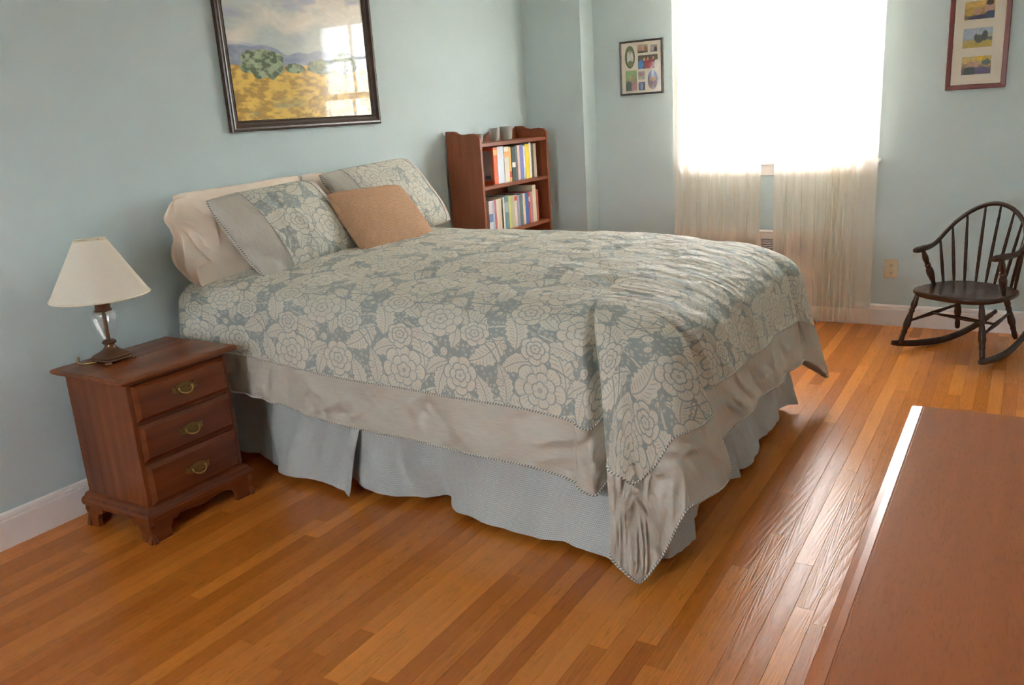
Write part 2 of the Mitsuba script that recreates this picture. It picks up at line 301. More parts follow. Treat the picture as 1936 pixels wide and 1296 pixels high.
O('ceiling', box(XL - 0.14, XW + 0.14, YF - 0.14, 0.12, CEIL, CEIL + 0.1), 'ceiling_paint', kind='structure', label='white ceiling')
def base_profile(h=0.132): return [(0, 0), (0.016, 0), (0.016, h - 0.028), (0.0125, h - 0.024), (0.0125, h - 0.021), (0.016, h - 0.018), (0.013, h - 0.006), (0.006, h), (0, h)]
def baseboard_x(x0, x1, y): return prism([(y - a, z) for a, z in base_profile()], 0, x0, x1)
def baseboard_y(y0, y1, x): return prism([(x - a, z) for a, z in base_profile()], 1, y0, y1)
O('baseboard_back', baseboard_x(XL, JX, 0.0), 'trim_white', label='white baseboard below the bed wall', kind='structure')
O('baseboard_right', baseboard_y(YF, JY, XW), 'trim_white', label='white baseboard below the window wall', kind='structure')
O('baseboard_chase', cat(baseboard_y(JY - 0.016, 0.0, JX), baseboard_x(JX - 0.016, XW, JY)), 'trim_white', label='white baseboard round the corner chase', kind='structure')
m = baseboard_x(XL, XW, 0.0); m.vertices[:, 1] = YF - m.vertices[:, 1]; m.invert()
O('baseboard_front', m, 'trim_white', kind='structure', label='white baseboard of the wall behind the dresser')

# windows: double hung sashes with muntins, panes, casing, stool and apron
def window(key, X, sgn, y0, y1, z0, z1, label):
    """sgn=+1: the room lies at smaller x."""
    def bx(a0, a1, b0, b1, c0, c1, c=0.002):
        xs = sorted((X + sgn * a0, X + sgn * a1)); return cbox(xs[0], xs[1], b0, b1, c0, c1, c)
    labels[key] = {'label': label, 'kind': 'structure'}
    cw = 0.062
    O(key + '__casing', cat(bx(-0.018, 0, y0 - cw, y0, z0 - 0.0, z1 + cw), bx(-0.018, 0, y1, y1 + cw - 0.014, z0, z1 + cw), bx(-0.018, 0, y0, y1, z1, z1 + cw)), 'trim_white')
    O(key + '__jamb', cat(bx(0, 0.13, y0 - 0.001, y0 + 0.018, z0, z1), bx(0, 0.13, y1 - 0.018, y1 + 0.001, z0, z1), bx(0, 0.13, y0, y1, z1 - 0.018, z1), bx(0.0, 0.14, y0, y1, z0 - 0.002, z0 + 0.014)), 'trim_white')
    O(key + '__sill', bx(-0.05, 0.03, y0 - 0.095, y1 + 0.052, z0 - 0.022, z0 + 0.002, 0.006), 'trim_white')
    O(key + '__apron', bx(-0.016, 0, y0 - cw, y1 + 0.045, z0 - 0.085, z0 - 0.022), 'trim_white')
    zm = (z0 + z1) / 2
    for i, (a, c0, c1) in enumerate(((0.045, z0 + 0.014, zm + 0.018), (0.085, zm - 0.018, z1 - 0.018))):
        s = num(key + '__sash', i); t = 0.036; Y0, Y1 = y0 + 0.018, y1 - 0.018
        ms = [bx(a, a + t, Y0, Y0 + 0.045, c0, c1), bx(a, a + t, Y1 - 0.045, Y1, c0, c1), bx(a, a + t, Y0, Y1, c0, c0 + 0.05), bx(a, a + t, Y0, Y1, c1 - 0.036, c1)]
        ys = np.linspace(Y0 + 0.045, Y1 - 0.045, 4); zs = np.linspace(c0 + 0.05, c1 - 0.036, 3)
        for yy in ys[1:-1]: ms.append(bx(a + 0.006, a + 0.03, yy - 0.011, yy + 0.011, c0 + 0.04, c1 - 0.03))
        ms.append(bx(a + 0.006, a + 0.03, Y0 + 0.04, Y1 - 0.04, zs[1] - 0.011, zs[1] + 0.011))
        O(s, cat(*ms), 'trim_white')
        n = 0
        for p in range(3):
            for q in range(2):
                g = X + sgn * (a + 0.018)
                P = np.array([[[g, ys[p], zs[q]], [g, ys[p], zs[q + 1]]], [[g, ys[p + 1], zs[q]], [g, ys[p + 1], zs[q + 1]]]])
                O(num(s + '__pane', n), gridmesh(P), 'pane_glass'); n += 1
window('window_1', XW, 1, WY0, WY1, WZ0, WZ1, 'white double-hung window behind the sheer curtains')
window('window_2', XL, -1, LY0, LY1, LZ0, LZ1, 'white double-hung window in the left wall')

# ------------------------------------------------------------------ bed
thing('bed', 'queen bed with a dotted grey-blue bed skirt showing below the comforter', 'bed')
O('bed__box_spring', cbox(2.32, 3.76, -2.12, -0.06, 0.20, 0.42, 0.02), 'cream_cotton', uv=None)
O('bed__mattress', cbox(2.31, 3.77, -2.12, -0.05, 0.42, 0.76, 0.05), 'cream_cotton')
for i, (x, yy) in enumerate(((2.40, -0.30), (3.68, -0.30), (2.40, -1.95), (3.68, -1.95), (3.04, -1.1))):
    O(num('bed__leg', i), cat(lathe([(0, 0.0), (0.024, 0.0), (0.026, 0.02), (0.018, 0.03), (0.018, 0.20), (0, 0.20)], 16, (x, yy, 0))), 'frame_black')
def skirt(key, hem, top_z=0.41, n=160, seed=0, top=None):
    """hem: (x, y, z) along the lower edge; top: matching points of the upper edge."""
    hem = np.array(hem, float); s = np.r_[0, np.cumsum(np.linalg.norm(np.diff(hem, axis=0), axis=1))]; s /= s[-1]
    ss = np.linspace(0, 1, n); H = PchipInterpolator(s, hem)(ss)
    top = np.array(top, float); st = np.linspace(0, 1, len(top)); U = np.stack([np.interp(ss, s, np.interp(s, st, top[:, k])) for k in range(3)], 1)
    t = np.linspace(0, 1, 26)[:, None, None]
    P = U[None] + (H - U)[None] * np.concatenate([t ** 1.15, t ** 1.15, t], -1)
    nz = meshkit.fbm(np.stack([np.broadcast_to(ss * 9, (26, n)), np.broadcast_to(t[..., 0] * 1.5, (26, n)), np.full((26, n), seed)], -1), 3) - 0.5
    d = np.gradient(H, axis=0); d[:, 2] = 0; d /= np.linalg.norm(d, axis=1, keepdims=True) + 1e-9; nn = np.stack([d[:, 1], -d[:, 0], 0 * ss], 1)
    P = P + nn[None] * (nz * 0.05 * t[..., 0])[..., None]
    L = np.linalg.norm(np.diff(H, axis=0), axis=1).sum()
    uv = np.stack([np.broadcast_to(ss * L, (26, n)), np.broadcast_to(-t[..., 0] * 0.4, (26, n))], -1).reshape(-1, 2)
    v, f = gridmesh(P)
    O(key, (v, f), 'skirt_cloth', True, uv=uv)
xt = 2.30
skirt('bed__skirt_panel', [(2.32, -0.07, .035), (2.303, -0.186, .035), (2.315, -0.29, .035), (2.263, -0.432, .03), (2.199, -0.555, .03), (2.222, -0.711, .03), (2.192, -0.852, .028), (2.160, -0.925, .02)], top=[(xt, -0.07, .41), (xt, -0.93, .41)], seed=1)
skirt('bed__skirt_panel_001', [(2.29, -0.80, .035), (2.266, -0.864, .035), (2.23, -1.035, .03), (2.271, -1.208, .03), (2.316, -1.287, .035), (2.227, -1.409, .03), (2.198, -1.607, .025), (2.183, -1.843, .025), (2.159, -2.036, .02), (2.17, -2.16, .03)], top=[(xt + .004, -0.80, .41), (xt, -2.15, .41)], seed=4)
skirt('bed__skirt_panel_002', [(2.20, -2.10, .03), (2.266, -2.22, .03), (2.379, -2.246, .03), (2.40, -2.19, .03), (2.5, -2.186, .03), (2.668, -2.167, .03), (2.802, -2.176, .03), (2.90, -2.24, .03)], top=[(2.26, -2.13, .41), (2.92, -2.14, .41)], seed=7)
skirt('bed__skirt_panel_003', [(2.94, -2.17, .03), (3.007, -2.216, .03), (3.091, -2.229, .03), (3.295, -2.2, .03), (3.528, -2.215, .03), (3.684, -2.175, .03), (3.79, -2.235, .03)], top=[(2.90, -2.134, .41), (3.79, -2.14, .41)], seed=9)
skirt('bed__skirt_panel_004', [(3.80, -2.2, .03), (3.84, -1.9, .03), (3.80, -1.5, .03), (3.86, -1.1, .03), (3.81, -0.7, .03), (3.84, -0.3, .03), (3.80, -0.07, .03)], top=[(3.78, -2.15, .41), (3.78, -0.07, .41)], seed=11)

# ------------------------------------------------------------------ comforter (built in cloth coordinates)
XI0, XI1, YI1, YI0 = 2.40, 3.62, -1.90, -0.06      # flat inner rectangle of the top
OV = 0.70                                           # cloth beyond it, to the hem
SEAM = 0.735                                        # where the plain border starts
def ztop(x, yy):
    x, yy = np.asarray(x, float), np.asarray(yy, float)
    e = np.clip((x - XI0) / 0.35, 0, 1); e = e * e * (3 - 2 * e)
    z = 0.818 + 0.034 * e - 0.010 * np.clip((x - 3.3) / 0.3, 0, 1) ** 2
    f = np.clip((yy - YI1) / 0.50, 0, 1)
    return z - 0.034 * (1 - f) ** 2 * (0.15 + 0.85 * e)
nx, ny = 120, 180
gx = np.linspace(XI0, XI1, nx); gy = np.linspace(YI0, YI1, ny)
GX, GY = np.meshgrid(gx, gy, indexing='ij')
top_v, top_f = gridmesh(np.stack([GX, GY, ztop(GX, GY)], -1)); top_f = top_f[:, [0, 2, 1]]
top_uv = top_v[:, :2].copy()
# stations: inner point, outward direction, reach of the shoulder, hem point, cloth offset at the hem
st = []
lh = PchipInterpolator(-np.array([2.2, 2.031, 1.956, 1.844, 1.645, 1.315, 1.022, .701, .363, .06, -0.2])[:10], np.array([.20, .235, .242, .275, .300, .304, .318, .348, .384, .40]))
for yy in gy: st.append(((XI0, yy), (-1, 0), 0.195, (2.165 + 0.010 * math.sin(yy * 9), yy - 0.03 * max(0, (-1.2 - yy)), float(lh(yy))), (-OV, 0)))
th = np.linspace(0, 90, 110)[1:-1]
cx = PchipInterpolator([0, 9, 17, 22, 28, 40, 45, 54, 64, 75, 80, 85, 90], np.array([(2.165, -1.915, .258), (2.16, -1.985, .235), (2.235, -2.015, .27), (2.20, -2.065, .17), (2.045, -2.09, .10), (2.035, -2.145, .065), (2.06, -2.175, .032), (2.125, -2.215, .085), (2.20, -2.285, .24), (2.40, -2.325, .232), (2.475, -2.325, .245), (2.545, -2.272, .325), (2.65, -2.275, .325)]))
tuck = PchipInterpolator([0, 10, 19, 27, 40, 60, 80, 86, 90], [0.195, 0.20, 0.13, 0.215, 0.235, 0.27, 0.295, 0.265, 0.295])
for t_ in th:
    c, s = math.cos(math.radians(t_)), math.sin(math.radians(t_)); k = OV / max(c, s)
    st.append(((XI0, YI1), (-c, -s), float(tuck(t_)), tuple(cx(t_)), (-k * c, -k * s)))
fh = PchipInterpolator([2.40, 2.6, 2.786, 3.05, 3.331, 3.513, 3.62], [.335, .335, .322, .315, .297, .285, .27])
for xx in gx: st.append(((xx, YI1), (0, -1), 0.30, (2.65 + (xx - XI0) * (3.70 - 2.65) / (XI1 - XI0), -2.285 + 0.010 * math.sin(xx * 14), float(fh(xx))), (0, -OV)))
cr = CubicSpline([0, 20, 45, 70, 90], np.array([(3.70, -2.285, .27), (3.82, -2.33, .20), (3.93, -2.33, .13), (3.90, -2.17, .22), (3.89, -2.0, .28)]))
for t_ in th:
    s, c = math.cos(math.radians(t_)), math.sin(math.radians(t_)); k = OV / max(c, s)
    st.append(((XI1, YI1), (c, -s), 0.30 * s + 0.2 * c, tuple(cr(t_)), (k * c, -k * s)))
for yy in gy[::-1]: st.append(((XI1, yy), (1, 0), 0.20, (3.88 + 0.01 * math.sin(yy * 8), yy, 0.30), (OV, 0)))
ts = np.r_[np.linspace(0, SEAM, 40), np.linspace(SEAM, 1, 16)[1:]]
IN = np.array([s[0] for s in st]); OD = np.array([s[1] for s in st]); RE = np.array([s[2] for s in st]); HM = np.array([s[3] for s in st]); CO = np.array([s[4] for s in st])
A = np.column_stack([IN, ztop(IN[:, 0], IN[:, 1])])
C = np.column_stack([IN + OD * RE[:, None], A[:, 2] - 0.012 - 0.030 * np.clip(-OD[:, 1], 0, 1) * np.clip((IN[:, 0] - XI0) / 0.3, 0, 1)])
tsh = 0.46                                          # cloth fraction of the shoulder
Q = C + (HM - C) * 0.24
P = np.zeros((len(ts), len(st), 3))
for i, t_ in enumerate(ts):
    if t_ <= tsh:
        w = t_ / tsh; P[i] = (1 - w) ** 2 * A + 2 * w * (1 - w) * C + w * w * Q
    else:
        w = (t_ - tsh) / (1 - tsh); P[i] = Q + (HM - Q) * w
UVs = IN[None] + ts[:, None, None] * CO[None]
SID = np.broadcast_to(np.arange(len(st)), (len(ts), len(st)))
isea = int(np.argmin(np.abs(ts - SEAM)))
def puff(v, uv, f, amp):
    n = vnormals(v, f)
    p = np.column_stack([uv * 5.0, 0 * uv[:, 0]])
    d = amp * (meshkit.fbm(p, 3, 3) - 0.5) * 2
    tp = np.clip((v[:, 2] - 0.70) / 0.08, 0, 1); ca, sa = 0.80, -0.60
    al, ac = uv[:, 0] * ca + uv[:, 1] * sa, -uv[:, 0] * sa + uv[:, 1] * ca
    d += tp * 0.011 * (meshkit.fbm(np.column_stack([al * 5, ac * 17, 0 * al]), 3, 9) - 0.5)
    for cx_, cy_ in ((3.42, -1.55), (2.88, -1.55), (3.42, -1.02), (2.88, -1.02), (2.62, -1.85), (3.15, -1.88)):   # stitched tacks
        dx, dy = uv[:, 0] - cx_, uv[:, 1] - cy_
        d -= 0.014 * np.exp(-(dx / 0.055) ** 2 - (dy / 0.018) ** 2) + 0.006 * np.exp(-(dx ** 2 + dy ** 2) / 0.07 ** 2)
    # gathers slanting down the side near the head
    side = np.clip((XI0 - 0.25 - uv[:, 0]) / 0.2, 0, 1) * np.clip((uv[:, 1] + 1.0) / 0.6, 0, 1)
    d += side * 0.006 * np.sin((uv[:, 1] + 0.35 * uv[:, 0]) * 62)
    return v + n * d[:, None]
hv, hf = gridmesh(P[:isea + 1]); huv = UVs[:isea + 1].reshape(-1, 2)
v = np.vstack([top_v, hv]); uv = np.vstack([top_uv, huv]); f = np.vstack([top_f, hf + len(top_v)])
v, uv, f = weld(v, uv, f, 4); 
if vnormals(v, f)[np.argmax(v[:, 2])][2] < 0: f = f[:, ::-1]
pv = puff(v, uv, f, 0.007)
thing('comforter', 'pale silver and grey-blue damask comforter with a plain satin border, spread over the bed', 'comforter')
O('comforter__center_panel', (pv, f), 'damask', True, uv=uv, label='silver flower damask on grey-blue')
# the border starts on the displaced seam
from scipy.spatial import cKDTree
bv, bf = gridmesh(P[isea:]); buv = UVs[isea:].reshape(-1, 2)
nb = vnormals(bv, bf)
_, ii = cKDTree(v).query(P[isea]); seamd = pv[ii] - v[ii]
tb = np.linspace(0, 1, len(ts) - isea)
ripple = 0.010 * (meshkit.fbm(np.column_stack([buv * 9, 0 * buv[:, 0]]), 3, 5) - 0.5) * 2
side = np.clip((2.15 - bv[:, 0]) * 0 + (bv[:, 1] + 1.1) / 0.6, 0, 1) * (bv[:, 0] < 2.35)
ripple += side * 0.007 * np.sin((buv[:, 1] + 0.35 * buv[:, 0]) * 62)
w = np.repeat(np.clip(tb * 4, 0, 1), len(st))
bv2 = bv + (seamd[None] * np.clip(1 - tb * 3, 0, 1)[:, None, None]).reshape(-1, 3) + nb * (ripple * w)[:, None]
O('comforter__border', (bv2, bf), 'satin_band', True, uv=buv, label='plain cream satin border')
hem = bv2.reshape(len(tb), len(st), 3)[-1]; seam = bv2.reshape(len(tb), len(st), 3)[0]
def rope(key, pts, r, step=0.008):
    pts = np.asarray(pts); s = np.r_[0, np.cumsum(np.linalg.norm(np.diff(pts, axis=0), axis=1))]; k = np.r_[True, np.diff(s) > 1e-6]
    pts, s = pts[k], s[k]; ss = np.arange(0, s[-1], step); p = np.stack([np.interp(ss, s, pts[:, i]) for i in range(3)], 1)
    m, uv = tube(p, r, 8, uvs=True); O(key, m, 'rope_cord', True, uv=uv)
rope('comforter__hem_cord', hem, 0.0042)
rope('comforter__seam_cord', seam, 0.0038)

# ------------------------------------------------------------------ pillows
def pillow_mesh(B0, B1, T1, T0, thick, n=60, pinch=0.05, seed=0, sag=0.0, amp=0.016, pw=0.45):
    """Corners bottom-left, bottom-right, top-right, top-left; returns grids front/back with uv in metres."""
    B0, B1, T1, T0 = map(lambda q: np.array(q, float), (B0, B1, T1, T0))
    a = np.sin(np.linspace(-1, 1, n) * np.pi / 2); a = 0.5 * a + 0.5 * np.linspace(-1, 1, n); A_, B_ = np.meshgrid(a, a, indexing='ij')
    rnd = 0.16 * np.clip(1 - pinch * 3, 0, 1); u = (A_ * np.sqrt(1 - rnd * B_ ** 4) * (1 - pinch * 0.5 * (1 - B_ ** 2) * A_ ** 2) + 1) / 2; v_ = (B_ * np.sqrt(1 - rnd * A_ ** 4) * (1 - pinch * 0.5 * (1 - A_ ** 2) * B_ ** 2) + 1) / 2
    P = ((1 - u) * (1 - v_))[..., None] * B0 + (u * (1 - v_))[..., None] * B1 + (u * v_)[..., None] * T1 + ((1 - u) * v_)[..., None] * T0
    nn = np.cross(B1 - B0, T0 - B0); nn /= np.linalg.norm(nn)
    prof = (np.clip(1 - A_ ** 2, 0, 1) * np.clip(1 - B_ ** 2, 0, 1)) ** pw
    Wd, Hd = np.linalg.norm(B1 - B0), np.linalg.norm(T0 - B0)
    nz = meshkit.fbm(np.stack([A_ * 1.6, B_ * 1.6, np.full_like(A_, seed * 3.1)], -1), 4) - 0.5
    edge = np.clip(1 - np.maximum(np.abs(A_), np.abs(B_)), 0, 0.15) / 0.15
    F = P + nn * (thick / 2 * prof + amp * nz * edge * 2)[..., None]
    K = P - nn * (thick / 2 * prof)[..., None]
    if sag: F[..., 2] -= sag * prof; K[..., 2] -= sag * prof
    return a, F, K, np.stack([u * Wd, v_ * Hd], -1)
def pillow(key, corners, thick, bsdf, split=None, band=None, uvo=(0, 0), **kw):
    a, F, K, uv = pillow_mesh(*corners, thick, **kw); n = len(a)
    v0, f0 = gridmesh(F); v1, f1 = gridmesh(K)
    if split is None:
        v = np.vstack([v0, v1]); f = np.vstack([f0, f1[:, ::-1] + len(v0)]); U = np.vstack([uv.reshape(-1, 2)] * 2) + uvo
        v, U, f = weld(v, U, f); return (v, f), U, F
    parts = []
    i0, i1 = np.argmin(np.abs(a - split[0])), np.argmin(np.abs(a - split[1]))
    for j0, j1 in ((i0, i1), (0, i0), (i1, n - 1)):
        v0, f0 = gridmesh(F[j0:j1 + 1]); v1, f1 = gridmesh(K[j0:j1 + 1]); q = uv[j0:j1 + 1].reshape(-1, 2)
        v = np.vstack([v0, v1]); f = np.vstack([f0, f1[:, ::-1] + len(v0)]); U = np.vstack([q, q]) + uvo
        v, U, f = weld(v, U, f); parts.append(((v, f), U))
    return parts, F, (i0, i1)
# cream pillows against the wall
for i, (cn, lab, sd) in enumerate((
        (((2.24, -0.145, .775), (3.00, -0.13, .81), (2.97, -0.075, 1.20), (2.21, -0.085, 1.185)), 'plain cream pillow standing against the wall, leftmost on the bed', 2),
        (((3.03, -0.10, .83), (3.70, -0.10, .85), (3.64, -0.06, 1.165), (2.955, -0.06, 1.20)), 'plain cream pillow mostly hidden behind the right damask sham', 5))):
    m, U, F = pillow('p', cn, 0.14 if i == 0 else 0.10, 'cream_cotton', pinch=0.10 if i == 0 else 0.05, seed=sd, amp=0.03 if i == 0 else 0.012)
    k = num('cream_pillow', i); thing(k, lab, 'pillow')
    O(k + '__pillowcase', m, 'cream_cotton', True, uv=U)
    if i == 0:   # the loose open end of the pillowcase with its folds
        nn_ = 60; sz = np.linspace(.785, 1.165, nn_); sn = np.linspace(0, 1, nn_)
        xo = PchipInterpolator([.785, .83, .92, .955, 1.0, 1.04, 1.085, 1.11, 1.145, 1.165], [2.275, 2.235, 2.188, 2.192, 2.212, 2.20, 2.176, 2.19, 2.212, 2.245])(sz)
        wid = 0.055 * np.sin(np.pi * sn) ** 0.55
        def rim(q, front):
            x = xo + (2.36 - xo) * q; fold = 0.014 * np.sin(sn * 15 + 2.0 + 2.2 * q) * (1 - q) - 0.022 * np.exp(-((sn - 0.55 + 0.55 * (q - 0.35)) / 0.05) ** 2) * np.sin(np.pi * np.clip(q, 0, 1))
            y_ = -0.105 - (wid * (0.72 + 0.5 * q) + (fold if True else 0)) if front else -0.105 + wid * (0.55 + 0.4 * q)
            return np.stack([x, np.minimum(y_, -0.012), sz], 1)
        Pn = np.array([rim(q, True) for q in np.linspace(1, 0, 20)] + [rim(0, True) + np.array([0.004, 0.006, 0])] + [rim(q, True) + np.array([0.0, 0.006, 0]) for q in np.linspace(0.05, 0.35, 6)] + [rim(q, False) + np.array([0.0, -0.006, 0]) for q in (0.3, 0.1)] + [rim(q, False) for q in np.linspace(0, 1, 12)])
        v_, f_ = gridmesh(Pn)
        O(k + '__open_end', (v_, f_[:, ::-1]), 'cream_cotton', True, uv=v_[:, [0, 2]] * 1.0)
# damask shams
for i, (cn, split, uvo, lab) in enumerate((
        (((2.39, -0.375, .797), (3.045, -0.36, .822), (2.925, -0.20, 1.18), (2.265, -0.21, 1.155)), (-0.52, 0.80), (0.11, 0.23), 'damask pillow sham with plain end bands leaning left of the tan cushion'),
        (((3.17, -0.295, .83), (3.925, -0.28, .838), (3.715, -0.150, 1.225), (2.985, -0.150, 1.195)), (-0.62, 0.80), (0.29, 0.05), 'damask pillow sham leaning behind the tan cushion, nearest the bookcase'))):
    parts, F, (i0, i1) = pillow('s', cn, 0.19, 'damask', split, uvo=uvo, seed=8 + i, pinch=0.06)
    k = num('pillow_sham', i); thing(k, lab, 'pillow')
    O(k + '__center_panel', parts[0][0], 'damask', True, uv=parts[0][1])
    O(k + '__end_band', parts[1][0], 'satin_band', True, uv=parts[1][1], label='plain satin end band')
    O(k + '__end_band_001', parts[2][0], 'satin_band', True, uv=parts[2][1], label='plain satin end band')
    rope(k + '__edge_cord', F[0], 0.004); rope(k + '__edge_cord_001', F[-1], 0.004)
    rope(k + '__seam_cord', F[i0] + np.array([0, -0.001, 0]), 0.0022); rope(k + '__seam_cord_001', F[i1] + np.array([0, -0.001, 0]), 0.0022)
m, U, F = pillow('c', ((2.905, -0.485, .813), (3.475, -0.48, .824), (3.415, -0.315, 1.105), (2.86, -0.315, 1.115)), 0.13, 'tan_knit', seed=12, pinch=0.08)
O('throw_cushion', m, 'tan_knit', True, uv=U, label='small square tan ribbed throw cushion in front of the damask shams', cat='cushion')

# ------------------------------------------------------------------ nightstand
thing('nightstand', 'small three-drawer cherry nightstand with brass pulls left of the bed', 'nightstand')
NX0, NX1, NY0, NY1 = 1.622, 2.052, -0.485, -0.13
def slab(x0, x1, y0, y1, prof):
    """A slab whose edge follows prof: (outset, z)."""
    R = [np.array([(x0 - o, y0 - o, z), (x1 + o, y0 - o, z), (x1 + o, y1 + o, z), (x0 - o, y1 + o, z)]) for o, z in prof]
    v = np.vstack(R); f = [(0, 2, 1), (0, 3, 2)]; L = len(R)
    for i in range(L - 1):
        for j in range(4):
            k = (j + 1) % 4; a, b, c, d = i * 4 + j, i * 4 + k, (i + 1) * 4 + k, (i + 1) * 4 + j; f += [(a, b, c), (a, c, d)]
    q = (L - 1) * 4; f += [(q, q + 1, q + 2), (q, q + 2, q + 3)]
    return trimesh.Trimesh(v, f, process=False)
O('nightstand__top', slab(NX0, NX1, NY0, NY1, [(0.006, 0.592), (0.012, 0.594), (0.016, 0.598), (0.028, 0.600), (0.032, 0.605), (0.033, 0.610), (0.031, 0.616), (0.026, 0.619), (0.022, 0.620)]), 'cherry_x')
O('nightstand__case', cat(cbox(NX0, NX0 + 0.02, NY0, NY1, 0.10, 0.594), cbox(NX1 - 0.02, NX1, NY0, NY1, 0.10, 0.594), box(NX0 + 0.015, NX1 - 0.015, NY1 - 0.012, NY1 - 0.002, 0.11, 0.59), box(NX0 + 0.015, NX1 - 0.015, NY0 + 0.008, NY1 - 0.01, 0.10, 0.13),
    cbox(NX0 + 0.015, NX1 - 0.015, NY0 + 0.003, NY0 + 0.02, 0.582, 0.594), *[cbox(NX0 + 0.015, NX1 - 0.015, NY0 + 0.004, NY0 + 0.022, z, z + 0.016) for z in (0.433, 0.284)]), 'cherry_z')
O('nightstand__base_molding', slab(NX0, NX1, NY0, NY1, [(0.001, 0.082), (0.022, 0.084), (0.024, 0.10), (0.021, 0.112), (0.014, 0.118), (0.010, 0.128), (0.003, 0.134), (0.0, 0.135)]), 'cherry_x')
def lip_drawer(x0, x1, z0, z1, y):
    R = []
    for o, d in ((0, 0), (0, 0.006), (0.004, 0.009), (0.014, 0.018), (0.016, 0.0185)):
        R.append(np.array([(x0 + o, y - d, z0 + o), (x1 - o, y - d, z0 + o), (x1 - o, y - d, z1 - o), (x0 + o, y - d, z1 - o)]))
    v = np.vstack(R); f = [(0, 2, 1), (0, 3, 2)]
    for i in range(len(R) - 1):
        for j in range(4):
            k = (j + 1) % 4; a, b, c, d = i * 4 + j, i * 4 + k, (i + 1) * 4 + k, (i + 1) * 4 + j; f += [(a, b, c), (a, c, d)]
    q = (len(R) - 1) * 4; f += [(q, q + 1, q + 2), (q, q + 2, q + 3)]
    return trimesh.Trimesh(v, f, process=False)
from shapely.geometry import Polygon, Point
from shapely.ops import unary_union
def backplate(cx, cz, y, s=1.0):
    """A pierced willow-leaf brass plate."""
    half = [(0, .021), (.008, .017), (.013, .019), (.020, .013), (.027, .016), (.034, .009), (.043, .008), (.049, .013), (.052, .006), (.047, 0), (.052, -.006), (.045, -.012), (.036, -.010), (.028, -.017), (.020, -.013), (.012, -.020), (.006, -.017), (0, -.024)]
    pts = half + [(-a, b) for a, b in half[::-1]]
    g = Polygon([(a * s, b * s) for a, b in pts]).buffer(0.001)
    for q in ((0.0, 0.006), (0.018, 0.0), (-0.018, 0.0), (0.032, 0.0), (-0.032, 0.0)): g = g.difference(Point(q[0] * s, q[1] * s).buffer(0.003 * s))
    m = trimesh.creation.extrude_polygon(g, 0.003, engine='earcut'); v = m.vertices
    m = trimesh.Trimesh(np.stack([cx + v[:, 0], y - v[:, 2], cz + v[:, 1]], 1), m.faces, process=False); return m
def bail(cx, cz, y):
    a = np.linspace(0, np.pi, 22); p = np.stack([cx - 0.029 * np.cos(a), y - 0.008 - 0.010 * np.sin(a), cz - 0.020 * np.sin(a) ** 0.8 + 0.002], 1)
    ms = [tube(p, 0.0026 + 0.0012 * np.sin(a) ** 4, 8)]
    for s in (-1, 1):
        k = trimesh.creation.icosphere(1, 0.0052); k.apply_translation((cx + s * 0.029, y - 0.007, cz + 0.002)); ms.append(k)
    return cat(*ms)
for i, (z0, z1) in enumerate(((0.449, 0.584), (0.300, 0.436), (0.134, 0.287))):
    k = num('nightstand__drawer', i); O(k, lip_drawer(NX0 + 0.016, NX1 - 0.016, z0, z1, NY0 + 0.002), 'cherry_x')
    zc = (0.522, 0.365, 0.208)[i]
    O(k + '__backplate', backplate((NX0 + NX1) / 2, zc, NY0 - 0.0165), 'brass_dark', label='pierced brass backplate'); O(k + '__handle', bail((NX0 + NX1) / 2, zc, NY0 - 0.019), 'brass_antique', 30, label='brass bail pull')
def foot_half(L, h):
    return [(0, h), (L, h), (L, h - 0.012), (L - 0.008, h - 0.022), (L - 0.020, h - 0.026), (L - 0.030, h - 0.022), (L - 0.036, h - 0.036), (L - 0.044, h - 0.050), (L - 0.042, 0.012), (L - 0.046, 0), (-0.006, 0), (-0.010, 0.008), (-0.002, 0.026), (0.004, 0.045), (-0.004, 0.068)]
n = 0
for sx, xx in ((1, NX0 - 0.018), (-1, NX1 + 0.018)):
    for sy, yy in ((1, NY0 - 0.018), (-1, NY1 + 0.010)):
        pa = [(xx + sx * a, z) for a, z in foot_half(0.125, 0.084)]
        pb = [(yy + sy * a, z) for a, z in foot_half(0.105, 0.084)]
        ya, yb = sorted((yy, yy + sy * 0.018)); xa, xb = sorted((xx, xx + sx * 0.018))
        O(num('nightstand__foot', n), cat(prism(pa, 1, ya, yb), prism(pb, 0, xa, xb)), 'cherry_x'); n += 1
def skirt_rail(x0, x1, y0, y1):
    t = np.linspace(x0, x1, 41); m_ = (x0 + x1) / 2; low = 0.066 - 0.010 * np.exp(-((t - m_) / 0.05) ** 2)
    return prism([(x0, 0.085), *zip(t, low), (x1, 0.085)], 1, y0, y1)
O('nightstand__apron', skirt_rail(NX0 + 0.08, NX1 - 0.08, NY0 - 0.012, NY0 + 0.004), 'cherry_x')

# ------------------------------------------------------------------ table lamp
LX, LY = 1.757, -0.225
thing('table_lamp', 'table lamp with a cream cone shade and ribbed glass body on the nightstand', 'lamp')
def squared(m, k, z_hi):
    v = m.vertices.copy(); a = np.arctan2(v[:, 1] - LY, v[:, 0] - LX); w = np.clip((z_hi - v[:, 2]) / 0.02, 0, 1)
    sc = 1 + w * ((np.abs(np.cos(a)) ** 6 + np.abs(np.sin(a)) ** 6) ** (-1 / 6) - 1)
    v[:, 0] = LX + (v[:, 0] - LX) * sc; v[:, 1] = LY + (v[:, 1] - LY) * sc; return trimesh.Trimesh(v, m.faces, process=False)
b = lathe([(0, .627), (.052, .627), (.055, .630), (.053, .635), (.056, .640), (.051, .646), (.043, .652), (.032, .660), (.023, .668), (.018, .676), (.017, .684), (.024, .688), (.025, .693), (.020, .697), (.016, .700), (0, .700)], 48, (LX, LY, 0))
O('table_lamp__base', squared(b, 0.35, 0.664), 'bronze_lamp', 40, label='bronze square-footed base')
